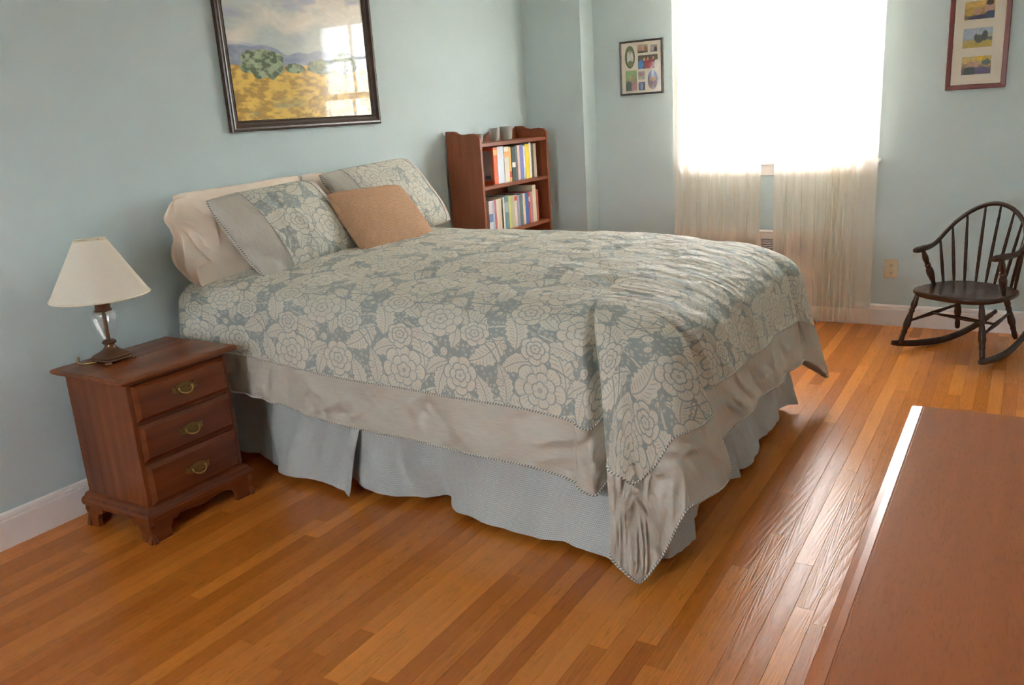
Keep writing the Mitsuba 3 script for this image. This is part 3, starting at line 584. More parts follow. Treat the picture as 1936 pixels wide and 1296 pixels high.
for i, (a, c) in enumerate(((1, 1), (1, -1), (-1, 1), (-1, -1))):
    q = lathe([(0, .6205), (.011, .6205), (.0135, .624), (.010, .630), (0, .632)], 16, (LX + .049 * a, LY + .049 * c, 0)); O(num('table_lamp__foot', i), q, 'bronze_lamp', 40)
pr = np.array([(.017, .699), (.020, .706), (.030, .735), (.039, .762), (.0435, .785), (.043, .797), (.037, .806), (.026, .810)])
zz = np.linspace(.699, .810, 34); rr = PchipInterpolator(pr[:, 1], pr[:, 0])(zz)
g = lathe(np.column_stack([rr, zz]), 96, (LX, LY, 0)); v = g.vertices.copy(); a = np.arctan2(v[:, 1] - LY, v[:, 0] - LX); sc = 1 + 0.035 * np.abs(np.cos(9 * a))
v[:, 0] = LX + (v[:, 0] - LX) * sc; v[:, 1] = LY + (v[:, 1] - LY) * sc
gi = lathe(np.column_stack([rr - 0.004, zz])[::-1], 96, (LX, LY, 0))
O('table_lamp__glass_body', cat(trimesh.Trimesh(v, g.faces, process=False), gi), 'pane_glass', 40, label='ribbed clear glass body')
O('table_lamp__rod', tube([(LX, LY, .69), (LX, LY, .83)], .006, 12), 'bronze_lamp', 40)
O('table_lamp__neck', lathe([(0, .807), (.030, .808), (.031, .812), (.026, .816), (.026, .832), (.036, .846), (.037, .852), (.033, .855), (.012, .857), (.012, .905), (0, .905)], 40, (LX, LY, 0)), 'bronze_lamp', 40, label='bronze flared collar and socket')
O('table_lamp__shade', lathe([(.168, .864), (.054, 1.068)], 72, (LX, LY, 0)), 'shade_linen', True, label='cream linen cone shade')
O('table_lamp__shade_trim', tube([(LX + .168 * math.cos(t), LY + .168 * math.sin(t), .864) for t in np.linspace(0, 2 * np.pi, 73)], .0032, 8, caps=False), 'page_paper', True); O('table_lamp__shade_trim_001', tube([(LX + .054 * math.cos(t), LY + .054 * math.sin(t), 1.068) for t in np.linspace(0, 2 * np.pi, 49)], .0025, 8, caps=False), 'page_paper', True)
O('table_lamp__harp', cat(*[tube([(LX, LY, 1.058), (LX + .054 * math.cos(q), LY + .054 * math.sin(q), 1.064)], .0015, 6) for q in (0.4, 2.5, 4.6)], tube([(LX, LY, .9), (LX, LY, 1.06)], .003, 8)), 'brass_antique', True)
c_ = CubicSpline([0, 1, 2, 3, 4], [(LX - .05, LY + .02, .6245), (LX - .085, LY + .055, .6235), (LX - .075, LY + .10, .6235), (LX - .03, -.058, .6235), (LX - .03, -.045, .58)])
O('table_lamp__cord', tube(c_(np.linspace(0, 4, 40)), .003, 8), 'brass_antique', True, label='amber lamp cord')

# ------------------------------------------------------------------ bookcase with books
BX0, BX1, BY0, BY1 = 4.268, 5.105, -0.265, -0.020
thing('bookcase', 'reddish wooden bookcase with a scalloped top in the corner beyond the bed', 'bookcase')
def side_panel(x0, x1):
    y = np.linspace(0, 1, 30); z = PchipInterpolator([0, .25, .36, .5, .7, .9, 1], [1.332, 1.330, 1.316, 1.308, 1.312, 1.306, 1.285])(y)
    return prism([(BY0, 0), *[(BY1 + (BY0 - BY1) * a, b) for a, b in zip(y, z)][::-1], (BY1, 0)], 0, x0, x1)
O('bookcase__side_panel', side_panel(BX0, BX0 + 0.022), 'bookcase_z'); O('bookcase__side_panel_001', side_panel(BX1 - 0.022, BX1), 'bookcase_z')
t = np.linspace(BX0 + 0.02, BX1 - 0.02, 61); u_ = (t - t[0]) / (t[-1] - t[0])
cz = PchipInterpolator([0, .10, .19, .30, .40, .47, .50, .56, .68, .76, .86, 1.0], [1.318, 1.318, 1.300, 1.308, 1.300, 1.272, 1.272, 1.300, 1.328, 1.330, 1.312, 1.324])(u_)
O('bookcase__back_panel', prism([(t[0], 0.05), (t[-1], 0.05), *list(zip(t, cz))[::-1]], 1, BY1 - 0.014, BY1), 'bookcase_x')
SH = (1.252, 0.995, 0.700, 0.40, 0.09)
for i, z in enumerate(SH): O(num('bookcase__shelf', i), cbox(BX0 + 0.02, BX1 - 0.02, BY0 + 0.004, BY1 - 0.012, z - 0.022, z), 'bookcase_x')
O('bookcase__toe_board', cbox(BX0 + 0.02, BX1 - 0.02, BY0 + 0.02, BY0 + 0.038, 0.0, 0.07), 'bookcase_x')
book_mats = {}
def book_mat(c):
    k = 'book_' + '_'.join(str(int(a * 100)) for a in c)
    if k not in scene: mat(k, c, 0.45, 0.5)
    return k
def book(key, x0, x1, z, h, d, c, label, band=None):
    yb = BY0 + 0.035; th = min(0.0025, (x1 - x0) * 0.18); x0 += 0.0006; x1 -= 0.0006
    thing(key, label, 'book', 'books in the bookcase')
    O(key + '__cover', cat(cbox(x0, x1, yb, yb + th, z, z + h, 0.001), cbox(x0, x0 + th, yb, yb + d, z, z + h, 0.0008), cbox(x1 - th, x1, yb, yb + d, z, z + h, 0.0008)), book_mat(c))
    O(key + '__pages', box(x0 + th, x1 - th, yb + th, yb + d - 0.004, z + 0.003, z + h - 0.003), 'page_paper')
    if band: O(key + '__spine_label', box(x0 + 0.001, x1 - 0.001, yb - 0.0004, yb + 0.0005, z + h * band[1], z + h * band[2]), book_mat(band[0]))
row1 = [(4.461, 4.508, (0.70, 0.16, 0.06), .225, 'orange-red'), (4.508, 4.582, (0.62, 0.66, 0.72), .228, 'pale blue-white'), (4.588, 4.646, (0.68, 0.63, 0.52), .222, 'cream'), (4.646, 4.674, (0.72, 0.42, 0.10), .218, 'amber'),
        (4.680, 4.724, (0.05, 0.09, 0.08), .215, 'blackish green'), (4.724, 4.752, (0.13, 0.14, 0.13), .220, 'charcoal'), (4.752, 4.783, (0.66, 0.50, 0.44), .222, 'pinkish cream'), (4.783, 4.827, (0.20, 0.22, 0.48), .222, 'violet-blue'),
        (4.827, 4.850, (0.55, 0.63, 0.72), .215, 'light blue'), (4.852, 4.904, (0.78, 0.62, 0.04), .222, 'bright yellow'), (4.904, 4.932, (0.68, 0.63, 0.58), .230, 'off-white'), (4.934, 4.962, (0.11, 0.10, 0.05), .222, 'dark olive'), (4.962, 4.998, (0.45, 0.38, 0.28), .222, 'tan')]
ords = ['leftmost', 'second from left', 'third from left', 'fourth from left', 'fifth from left', 'sixth from left', 'seventh from left', 'eighth from left', 'seventh from right', 'sixth from right', 'fifth from right', 'fourth from right', 'third from right', 'second from right', 'rightmost']
def ordinal(i, n):
    w = ['', 'second ', 'third ', 'fourth ', 'fifth ', 'sixth ', 'seventh ', 'eighth ', 'ninth ', 'tenth ']
    return (w[i] + 'from the left' if i else 'leftmost') if i < n / 2 else (w[n - 1 - i] + 'from the right' if n - 1 - i else 'rightmost')
bi = 0
for i, (a, b, c, h, nm) in enumerate(row1):
    bands = {0: ((0.75, 0.45, 0.15), .78, .93), 4: ((0.7, 0.66, 0.6), .40, .55), 2: ((0.75, 0.40, 0.15), .70, .86), 3: ((0.55, 0.05, 0.03), .12, .30), 8: ((0.8, 0.8, 0.8), .35, .7)}
    book(num('book', bi), a, b, SH[1], h, 0.17, c, f'{nm} spined book, {ordinal(i, len(row1))} on the upper shelf of the bookcase', bands.get(i)); bi += 1
O('book__cover_print', box(4.4602, 4.4612, BY0 + 0.05, BY0 + 0.19, SH[1] + 0.025, SH[1] + 0.205), book_mat((0.44, 0.40, 0.41)), label='grey back cover')
O('book__barcode', box(4.4597, 4.4603, BY0 + 0.06, BY0 + 0.10, SH[1] + 0.032, SH[1] + 0.055), book_mat((0.12, 0.13, 0.18)))
row2 = [(4.370, 4.416, (0.66, 0.64, 0.66), .200, 'white'), (4.416, 4.437, (0.42, 0.50, 0.60), .200, 'grey-blue'), (4.437, 4.458, (0.50, 0.16, 0.18), .200, 'rose red'), (4.458, 4.489, (0.66, 0.58, 0.46), .202, 'cream'), (4.489, 4.520, (0.60, 0.52, 0.36), .204, 'straw-coloured'), (4.521, 4.537, (0.05, 0.05, 0.04), .196, 'black'),
        (4.537, 4.558, (0.70, 0.66, 0.60), .208, 'ivory'), (4.558, 4.606, (0.13, 0.24, 0.25), .214, 'teal'), (4.607, 4.635, (0.55, 0.55, 0.20), .208, 'yellow-green'), (4.635, 4.679, (0.48, 0.46, 0.28), .206, 'olive cream'), (4.679, 4.713, (0.70, 0.60, 0.56), .204, 'whitish red-topped'), (4.713, 4.747, (0.32, 0.30, 0.38), .200, 'purple-grey'),
        (4.747, 4.787, (0.14, 0.20, 0.18), .204, 'dark sea-green'), (4.787, 4.820, (0.66, 0.56, 0.46), .204, 'beige'), (4.820, 4.863, (0.08, 0.16, 0.40), .202, 'royal blue'), (4.863, 4.881, (0.50, 0.07, 0.06), .206, 'scarlet'), (4.881, 4.917, (0.55, 0.26, 0.25), .206, 'salmon pink'), (4.917, 4.966, (0.66, 0.61, 0.44), .245, 'tall cream'), (4.967, 4.996, (0.42, 0.10, 0.07), .212, 'brick red')]
for i, (a, b, c, h, nm) in enumerate(row2):
    bands = {10: ((0.60, 0.10, 0.06), .82, .97), 0: ((0.20, 0.25, 0.45), .35, .6), 7: ((0.35, 0.45, 0.42), .5, .8), 15: ((0.7, 0.6, 0.5), .7, .85)}
    book(num('book', bi), a, b, SH[2], h, 0.17 if i != 17 else 0.19, c, f'{nm} spined book, {ordinal(i, len(row2))} on the lower visible shelf of the bookcase', bands.get(i)); bi += 1
def cup(x, yy, w, h):
    o = [(0.0, 0.001), (w * .36, 0.001), (w * .40, 0.004), (w * .5, h), (w * .47, h), (w * .37, 0.008), (0, 0.008)]
    return lathe(o, 28, (x, yy, SH[0]))
for i, (x, yy, w, h, lab) in enumerate(((4.845, -0.10, .088, .085, 'clear glass candle cup, rightmost of three on top of the bookcase'), (4.685, -0.11, .070, .080, 'clear glass candle cup, middle of three on top of the bookcase'), (4.435, -0.15, .060, .055, 'small pale candle cup at the left end on top of the bookcase'))):
    O(num('candle_cup', i), cup(x, yy, w, h), 'silver_glass', 40, label=lab, cat='candle holder')

# ------------------------------------------------------------------ framed pictures
def frame4(a0, a1, b0, b1, w, d, prof, place):
    """A mitred frame in (a, b) with profile prof: (inset from the outer edge, depth)."""
    R = [np.array([(a0 + o, b0 + o, q), (a1 - o, b0 + o, q), (a1 - o, b1 - o, q), (a0 + o, b1 - o, q)]) for o, q in prof]
    v = np.vstack(R); f = []
    for i in range(len(R)):
        n = (i + 1) % len(R)
        for j in range(4):
            k = (j + 1) % 4; A_, B_, C_, D_ = i * 4 + j, i * 4 + k, n * 4 + k, n * 4 + j; f += [(A_, B_, C_), (A_, C_, D_)]
    v = place(v); m = trimesh.Trimesh(v, f, process=False); m.fix_normals(); return m
back = lambda v: np.stack([v[:, 0], -v[:, 2], v[:, 1]], 1)            # on the wall behind the bed
right = lambda v: np.stack([XW - v[:, 2], -v[:, 0], v[:, 1]], 1)      # on the window wall; a = -y
def flat(a0, a1, b0, b1, q, place): 
    P = np.array([[(a0, b0, q), (a0, b1, q)], [(a1, b0, q), (a1, b1, q)]], float); v, f = gridmesh(P); v = place(v)
    return (v, f), np.array([(0, 0), (0, 1), (1, 0), (1, 1)], float)
def face(mesh_uv, normal):
    (v, f), uv = mesh_uv; n = vnormals(v, f)[0]
    return ((v, f if n @ np.array(normal) > 0 else f[:, ::-1]), uv)
def landscape_fn(p, n, uv):
    x, yy = uv.x, uv.y
    w = noise(x * 5, yy * 5) * 0.5
    dab = fbm(x * 26 + w * 6, yy * 44, 0, 3)
    sky = mix((0.50, 0.56, 0.54), (0.74, 0.70, 0.62), smoothstep(0.35, 0.65, fbm(x * 3.2 + 2, yy * 6 + w, 0, 3)))
    sky = mix(sky, (0.40, 0.43, 0.54), 0.75 * smoothstep(0.52, 0.70, fbm(x * 4 + 9, yy * 8 - w, 0, 3)))
    field = mix((0.50, 0.29, 0.035), (0.74, 0.50, 0.08), smoothstep(0.3, 0.7, dab))
    field = mix(field, (0.34, 0.36, 0.20), 0.7 * smoothstep(0.55, 0.7, fbm(x * 7, yy * 9, 3, 2)) * (1 - smoothstep(0.05, 0.16, yy)))
    hill = mix((0.22, 0.28, 0.40), (0.36, 0.40, 0.46), dab)
    green = mix((0.08, 0.13, 0.05), (0.34, 0.42, 0.26), smoothstep(0.35, 0.68, fbm(x * 40, yy * 40, 5, 3)))
    c = sky
    c = mix(c, hill, 1 - smoothstep(0.0, 0.012, yy - (0.40 + 0.05 * noise(x * 5 + 3) + 0.03 * noise(x * 13))))
    c = mix(c, field, 1 - smoothstep(0.0, 0.02, yy - (0.325 + 0.02 * noise(x * 7))))
    for cx, cy, rx, ry in ((0.22, 0.36, 0.15, 0.10), (0.62, 0.345, 0.11, 0.05), (0.82, 0.37, 0.10, 0.08), (0.43, 0.335, 0.07, 0.035)):
        d = dr.sqrt(dr.square((x - cx) / rx) + dr.square((yy - cy) / ry)) + 0.35 * (fbm(x * 22, yy * 22, cx * 9, 2) - 0.5)
        c = mix(c, green, 1 - smoothstep(0.92, 1.0, d))
    return c * (0.9 + 0.2 * dab)
mat('landscape_print', proc(landscape_fn), 0.5, 0.3)
PX0, PX1, PZ0, PZ1 = 2.645, 3.672, 1.405, 2.20
thing('framed_landscape', 'large dark-framed print of a golden field under a cloudy sky above the bed', 'picture')
O('framed_landscape__frame', frame4(PX0, PX1, PZ0, PZ1, .05, .03, [(0, .002), (0, .022), (.004, .028), (.010, .030), (.018, .029), (.030, .020), (.040, .016), (.044, .018), (.048, .014), (.050, .006), (.050, .002)], back), 'frame_dark')
m, uv = face(flat(PX0 + .046, PX1 - .046, PZ0 + .046, PZ1 - .046, .005, back), (0, -1, 0)); O('framed_landscape__print', m, 'landscape_print', uv=uv, label='print of a golden field')
m, uv = face(flat(PX0 + .046, PX1 - .046, PZ0 + .046, PZ1 - .046, .0085, back), (0, -1, 0)); O('framed_landscape__glass', m, 'picture_glass')
# the photographs: flat prints chosen by uv cell
PH = [  # background low, background high, figures (x, y, rx, ry, colour)
    ((.10, .13, .06), (.16, .20, .09), [(.36, .45, .15, .30, (.62, .62, .58)), (.64, .45, .15, .30, (.55, .56, .54)), (.50, .72, .09, .09, (.4, .34, .28)), (.5, .2, .3, .14, (.20, .24, .12))]),
    ((.25, .16, .11), (.42, .36, .26), [(.25, .5, .1, .3, (.45, .25, .18)), (.5, .5, .1, .3, (.55, .36, .24)), (.75, .5, .12, .3, (.30, .15, .08)), (.5, .1, .6, .12, (.08, .08, .07))]),
    ((.20, .18, .19), (.36, .33, .31), [(.3, .45, .15, .35, (.45, .40, .38)), (.7, .4, .15, .4, (.07, .07, .09)), (.7, .75, .08, .12, (.4, .28, .22))]),
    ((.07, .08, .05), (.12, .10, .07), [(.17, .32, .15, .38, (.08, .24, .50)), (.45, .3, .13, .45, (.34, .05, .06)), (.66, .3, .12, .45, (.38, .07, .08)), (.9, .25, .13, .4, (.60, .58, .54)), (.33, .68, .06, .13, (.58, .34, .22)), (.50, .72, .05, .12, (.60, .38, .26)), (.75, .74, .06, .12, (.50, .30, .22))]),
    ((.12, .22, .08), (.28, .42, .18), [(.30, .22, .26, .30, (.10, .13, .12)), (.72, .22, .25, .36, (.46, .26, .27)), (.32, .56, .11, .11, (.48, .30, .22)), (.66, .64, .12, .11, (.46, .27, .20))]),
    ((.44, .42, .38), (.34, .32, .36), [(.4, .6, .25, .25, (.36, .20, .20)), (.7, .3, .15, .3, (.3, .42, .36))]),
    ((.09, .14, .30), (.12, .18, .34), [(.45, .45, .2, .38, (.26, .36, .52)), (.8, .4, .15, .3, (.18, .12, .14)), (.45, .75, .1, .12, (.5, .36, .3))]),
    ((.24, .18, .16), (.16, .20, .42), [(.5, .55, .3, .14, (.50, .38, .30)), (.4, .3, .16, .2, (.18, .06, .08)), (.68, .3, .14, .2, (.14, .08, .1)), (.5, .82, .12, .18, (.45, .50, .62))]),
    ((.20, .12, .05), (.58, .40, .10), [(.20, .45, .2, .25, (.45, .30, .05)), (.44, .42, .12, .22, (.48, .28, .20)), (.78, .52, .16, .3, (.46, .30, .24)), (.80, .84, .14, .16, (.06, .04, .04)), (.60, .14, .5, .12, (.05, .05, .10)), (.85, .25, .2, .2, (.05, .07, .14))]),
    ((.44, .34, .06), (.36, .42, .50), [(.22, .72, .4, .34, (.36, .42, .50)), (.55, .45, .16, .22, (.08, .09, .07)), (.72, .58, .10, .28, (.06, .07, .06)), (.44, .52, .06, .18, (.07, .08, .07)), (.9, .42, .14, .10, (.12, .15, .12))]),
    ((.14, .10, .12), (.56, .42, .14), [(.30, .22, .22, .26, (.04, .06, .05)), (.66, .22, .24, .2, (.10, .08, .18)), (.32, .56, .11, .17, (.46, .28, .20)), (.50, .56, .10, .16, (.48, .30, .22)), (.80, .66, .16, .2, (.10, .16, .12)), (.64, .86, .2, .14, (.60, .42, .03))]),
]
def photo_fn(p, n, uv):
    idx = dr.floor(uv.x); x, yy = uv.x - idx, uv.y; out = mi.Color3f(0.3)
    q = 0.10 * (fbm(x * 9, yy * 9, idx, 2) - 0.5)
    for i, (lo, hi, figs) in enumerate(PH):
        c = mix(lo, hi, smoothstep(0.2, 0.8, yy + 3 * q))
        for cx, cy, rx, ry, col in figs:
            d = dr.sqrt(dr.square((x - cx + q * .5) / rx) + dr.square((yy - cy + q * .5) / ry)); c = mix(c, col, 1 - smoothstep(0.75, 1.05, d))
        out = dr.select(dr.abs(idx - i) < 0.5, c, out)
    return out * (0.8 + 0.4 * fbm(x * 16, yy * 16, idx, 2))
mat('photo_prints', proc(photo_fn), 0.4, 0.4)
def photo_frame(key, a0, a1, b0, b1, w, bsdf, openings, photo_cells, label):
    thing(key, label, 'picture')
    O(key + '__frame', frame4(a0, a1, b0, b1, w, .018, [(0, .001), (0, .016), (.003, .019), (w - .003, .017), (w, .013), (w, .001)], right), bsdf)
    mat_poly = Polygon([(a0 + w * .8, b0 + w * .8), (a1 - w * .8, b0 + w * .8), (a1 - w * .8, b1 - w * .8), (a0 + w * .8, b1 - w * .8)])
    for o in openings:
        if o[0] == 'o': hole = Point(0, 0).buffer(1, 24); hole = Polygon([((o[1] + o[2]) / 2 + x * (o[2] - o[1]) / 2, (o[3] + o[4]) / 2 + z * (o[4] - o[3]) / 2) for x, z in hole.exterior.coords])
        else: hole = Polygon([(o[1], o[3]), (o[2], o[3]), (o[2], o[4]), (o[1], o[4])])
        mat_poly = mat_poly.difference(hole)
    m = trimesh.creation.extrude_polygon(mat_poly, .0025, engine='earcut'); v = m.vertices.copy(); v[:, 2] += .0075
    m = trimesh.Trimesh(right(v), m.faces, process=False); m.fix_normals(); O(key + '__mat', m, 'mat_board', label='cream mat board')
    for i, (o, cell) in enumerate(zip(openings, photo_cells)):
        g = 0.003; m, uv = face(flat(o[1] - g, o[2] + g, o[3] - g, o[4] + g, .0065, right), (-1, 0, 0)); O(num(key + '__photo', i), m, 'photo_prints', uv=np.column_stack([cell + 0.02 + 0.96 * uv[:, 0], uv[:, 1]]))
    m, uv = face(flat(a0 + w * .8, a1 - w * .8, b0 + w * .8, b1 - w * .8, .0115, right), (-1, 0, 0)); O(key + '__glass', m, 'picture_glass')
photo_frame('collage_frame', 0.640, 0.946, 1.486, 1.834, .012, 'frame_black',
            [('o', .676, .750, 1.660, 1.803), ('r', .769, .842, 1.752, 1.804), ('r', .860, .909, 1.752, 1.797), ('r', .770, .910, 1.650, 1.736), ('r', .679, .760, 1.513, 1.644), ('r', .769, .819, 1.582, 1.634), ('r', .772, .819, 1.513, 1.566), ('o', .837, .909, 1.514, 1.635)],
            range(8), 'black-framed collage of eight family photos left of the curtained window')
photo_frame('photo_frame', 2.622, 2.918, 1.386, 2.00, .026, 'frame_mahogany',
            [('r', 2.694, 2.838, 1.752, 1.846), ('r', 2.694, 2.836, 1.605, 1.707), ('r', 2.698, 2.840, 1.464, 1.559), ('r', 2.694, 2.838, 1.885, 1.960)], (8, 9, 10, 8),
            'tall reddish-framed set of stacked photos above the rocking chair')

# ------------------------------------------------------------------ curtains
def curtain(key, y0, y1, dens, x0, seed, label, flare=0.0, meet=0.0):
    """Sheer panel; dens(y) is the number of folds per metre."""
    thing(key, label, 'curtain')
    r = np.random.default_rng(seed); n = 420; ys = np.linspace(y0, y1, n); ph = np.cumsum([dens(a) for a in ys]) * abs(y1 - y0) / n * 2 * np.pi
    zs = np.r_[np.linspace(2.30, 0.115, 60), np.linspace(0.115, 0.028, 5)[1:]]
    P = np.zeros((len(zs), n, 3)); yn = (ys - y0) / (y1 - y0)
    for i, z in enumerate(zs):
        k = (2.3 - z) / 2.27
        amp = np.array([0.006 + 0.009 * min(1, max(0, dens(a) - 8) / 16) for a in ys]) * (0.6 + 0.4 * k)
        drift = 0.35 * np.sin(yn * 11 + seed) * k
        x = x0 + amp * np.sin(ph + drift) + 0.006 * np.sin(2.3 * ph + 1.7 * k + seed)
        yy = ys + 0.012 * np.cos(ph + drift) * min(1, dens(0) / 10 + .5) + flare * (k - 0.5) * (yn - 0.5) + meet * (yn if meet < 0 else 1 - yn) * np.clip((z - 1.55) / 0.4, 0, 1)
        P[i] = np.stack([x, yy, np.full(n, z)], 1)
    P[..., 0] = np.minimum(P[..., 0], x0 + 0.024)
    uv = np.stack(np.broadcast_arrays((ph / (2 * np.pi) * 0.08)[None, :], zs[:, None]), -1)
    nb = len(zs) - 4
    v, f = gridmesh(P[:nb]); O(key + '__sheer', (v, f), 'sheer_cloth', True, uv=uv[:nb].reshape(-1, 2))
    v, f = gridmesh(P[nb - 1:]); O(key + '__hem', (v, f), 'sheer_hem', True, uv=uv[nb - 1:].reshape(-1, 2))
    H = np.array([np.stack([P[0][:, 0], P[0][:, 1], np.full(n, z)], 1) for z in (2.30, 2.345)]); v, f = gridmesh(H); O(key + '__heading', (v, f), 'sheer_hem', True, uv=np.zeros((len(v), 2)))
XC = 5.405
curtain('sheer_curtain', -1.058, -1.630, lambda a: 12, XC, 3, 'sheer cream curtain panel on the left half of the window', 0.02, -0.045)
curtain('sheer_curtain_001', -1.712, -2.295, lambda a: 11 + 22 * math.exp(-((a + 2.08) / 0.07) ** 2) - 6 * math.exp(-((a + 2.25) / 0.06) ** 2), XC, 8, 'sheer cream curtain panel on the right half of the window, bunched near its right side', 0.02, 0.045)
thing('curtain_rod', 'white curtain rod above the window', 'curtain rod')
O('curtain_rod__rod', tube([(XC, -0.96, 2.322), (XC, -2.37, 2.322)], 0.011, 12), 'metal_white', True)
for i, yy in enumerate((-0.98, -2.35)): O(num('curtain_rod__bracket', i), cbox(XC - 0.008, XW, yy - 0.009, yy + 0.009, 2.300, 2.345), 'metal_white')

# ------------------------------------------------------------------ convector heater under the window
HX0, HY0, HY1, HZ = 5.437, -1.985, -1.03, 0.587
thing('convector_heater', 'white metal convector heater behind the sheer curtains under the window', 'heater')
O('convector_heater__cabinet', cat(cbox(HX0, XW - 0.016, HY0, HY0 + 0.012, 0.0, HZ, .003), cbox(HX0, XW - 0.016, HY1 - 0.012, HY1, 0.0, HZ, .003), cbox(HX0 - 0.004, XW - 0.016, HY0 - 0.003, HY1 + 0.003, HZ - 0.018, HZ, .006),
    cbox(HX0, HX0 + 0.010, HY0, HY1, 0.07, HZ - 0.15, .003), cbox(HX0, HX0 + 0.010, HY0, HY1, HZ - 0.055, HZ - 0.01, .003), box(XW - 0.03, XW - 0.017, HY0 + .01, HY1 - .01, 0.02, HZ - .02)), 'metal_white')
O('convector_heater__core', cbox(HX0 + 0.014, XW - 0.032, HY0 + 0.02, HY1 - 0.02, 0.08, HZ - 0.06, .003), 'slot_dark', label='dark fin core behind the grille')
n = 0
for yy in np.linspace(HY0, HY1, 6)[1:-1]: O(num('convector_heater__post', n), cbox(HX0 + 0.001, HX0 + 0.009, yy - 0.016, yy + 0.016, HZ - 0.155, HZ - 0.05, .002), 'metal_white'); n += 1
for i, z in enumerate(np.linspace(HZ - 0.142, HZ - 0.063, 8)):
    m = cbox(HX0 + 0.001, HX0 + 0.009, HY0 + 0.006, HY1 - 0.006, z - 0.0028, z + 0.0028, .001); O(num('convector_heater__louver', i), m, 'metal_white')

# ------------------------------------------------------------------ outlet
thing('wall_outlet', 'almond duplex outlet plate low on the wall beside the rocking chair', 'outlet')
O('wall_outlet__plate', cbox(XW - 0.006, XW - 0.0002, -2.434, -2.357, .299, .414, .0035), 'plate_almond')
for i, z in enumerate((.379, .334)):
    g = Point(0, 0).buffer(.0165).intersection(Polygon([(-.02, -.0135), (.02, -.0135), (.02, .0135), (-.02, .0135)])); m = trimesh.creation.extrude_polygon(g, .002, engine='earcut'); v = m.vertices
    m = trimesh.Trimesh(np.stack([XW - .006 - v[:, 2] * .9, -2.3955 + v[:, 0], z + v[:, 1]], 1), m.faces, process=False); m.fix_normals()
    k = num('wall_outlet__socket', i); O(k, m, 'plate_almond')
    O(k + '__slots', cat(box(XW - .0083, XW - .0077, -2.4025, -2.4005, z - .002, z + .007), box(XW - .0083, XW - .0077, -2.3905, -2.3885, z - .002, z + .006), box(XW - .0083, XW - .0077, -2.398, -2.393, z - .009, z - .005)), 'slot_black')

# ------------------------------------------------------------------ rocking chair
thing('rocking_chair', 'small dark bow-back spindle rocking chair in the corner by the window wall', 'chair')
RP, RA = np.array([5.004, -2.845]), 2.64048
def place(v):
    v = np.asarray(v, float); c, s = math.cos(RA), math.sin(RA)
    return np.stack([RP[0] + c * v[..., 0] - s * v[..., 1], RP[1] + s * v[..., 0] + c * v[..., 1], v[..., 2]], -1)
def RC(key, m, sm=40): O('rocking_chair__' + key, trimesh.Trimesh(place(m.vertices), m.faces, process=False), 'dark_chair_wood', sm)
# seat: shield outline, saddled
ang = np.linspace(0, 2 * np.pi, 72, endpoint=False)
def seat_r(a):
    c, s = np.cos(a), np.sin(a); ex = 2.7; k = (np.abs(c / 0.228) ** ex + np.abs(s / 0.238) ** ex) ** (-1 / ex); return k * (1 - 0.05 * (c < 0) * c * c)
rows = []
for z, sc in ((0.322, 0.0), (0.322, 0.86), (0.326, 0.93), (0.335, 0.985), (0.346, 1.0), (0.354, 0.985), (0.357, 0.95), (0.352, 0.8), (0.346, 0.6), (0.344, 0.4), (0.343, 0.2), (0.343, 0.0)):
    r = seat_r(ang) * sc; rows.append(np.stack([0.03 + r * np.cos(ang), r * np.sin(ang), np.full(72, z) + (0.004 * np.cos(2 * ang) * (z > .34) * sc)], 1))
Pn = np.array([np.vstack([q, q[:1]]) for q in rows]); v_, f_ = gridmesh(Pn); v_, _, f_ = weld(v_, np.zeros((len(v_), 2)), f_)
m = trimesh.Trimesh(v_, f_, process=False); m.fix_normals(); RC('seat', m)
LEGP = [(0, .010), (.10, .013), (.22, .0165), (.30, .012), (.33, .016), (.36, .012), (.5, .017), (.62, .019), (.72, .013), (.76, .016), (.80, .012), (.9, .014), (1, .010)]
FT, FB, RT, RB = (.172, .178, .330), (.221, .235, .045), (-.115, .130, .330), (-.19, .165, .075)
n = 0
for t_, b_ in ((FT, FB), (RT, RB)):
    for s in (1, -1):
        RC(num('leg', n), turned((t_[0], s * t_[1], t_[2]), (b_[0], s * b_[1], b_[2]), LEGP, 14)); n += 1
# rockers: arcs touching the floor near the middle
def rocker_pts(s):
    x = np.linspace(.268, -.47, 40); zr = 0.020 + 0.036 * np.clip((x + 0.06) / .33, 0, 9) ** 2.0 * (x > -0.06) + 0.115 * np.clip((-0.06 - x) / .41, 0, 9) ** 1.9 * (x <= -0.06)
    yy = .165 + (x + .19) * (.247 - .165) / (.25 + .19); return np.stack([x, s * yy, zr], 1)
for i, s in enumerate((1, -1)):
    p = rocker_pts(s); R = np.interp(np.linspace(0, 1, 40), [0, .06, .3, .85, 1], [.013, .017, .019, .019, .012]); m = tube(p, R, 12)
    c = np.repeat(p, 12, axis=0); vv = m.vertices.copy(); k = len(c); d = vv[:k] - c; sidev = np.array([0, 1, 0]); d -= np.outer(d @ sidev, sidev) * 0.30; vv[:k] = c + d
    RC(num('rocker', i), trimesh.Trimesh(vv, m.faces, process=False))
STR = [(0, .006), (.3, .009), (.5, .0115), (.7, .009), (1, .006)]
def at(a, b, f, s): return np.array([a[0] + (b[0] - a[0]) * f, s * (a[1] + (b[1] - a[1]) * f), a[2] + (b[2] - a[2]) * f])
for i, s in enumerate((1, -1)): RC(num('stretcher', i), turned(at(FT, FB, .55, s), at(RT, RB, .42, s), STR))
ml = [(at(FT, FB, .55, s) * .52 + at(RT, RB, .42, s) * .48) for s in (1, -1)]; RC('stretcher_002', turned(ml[0], ml[1], STR))
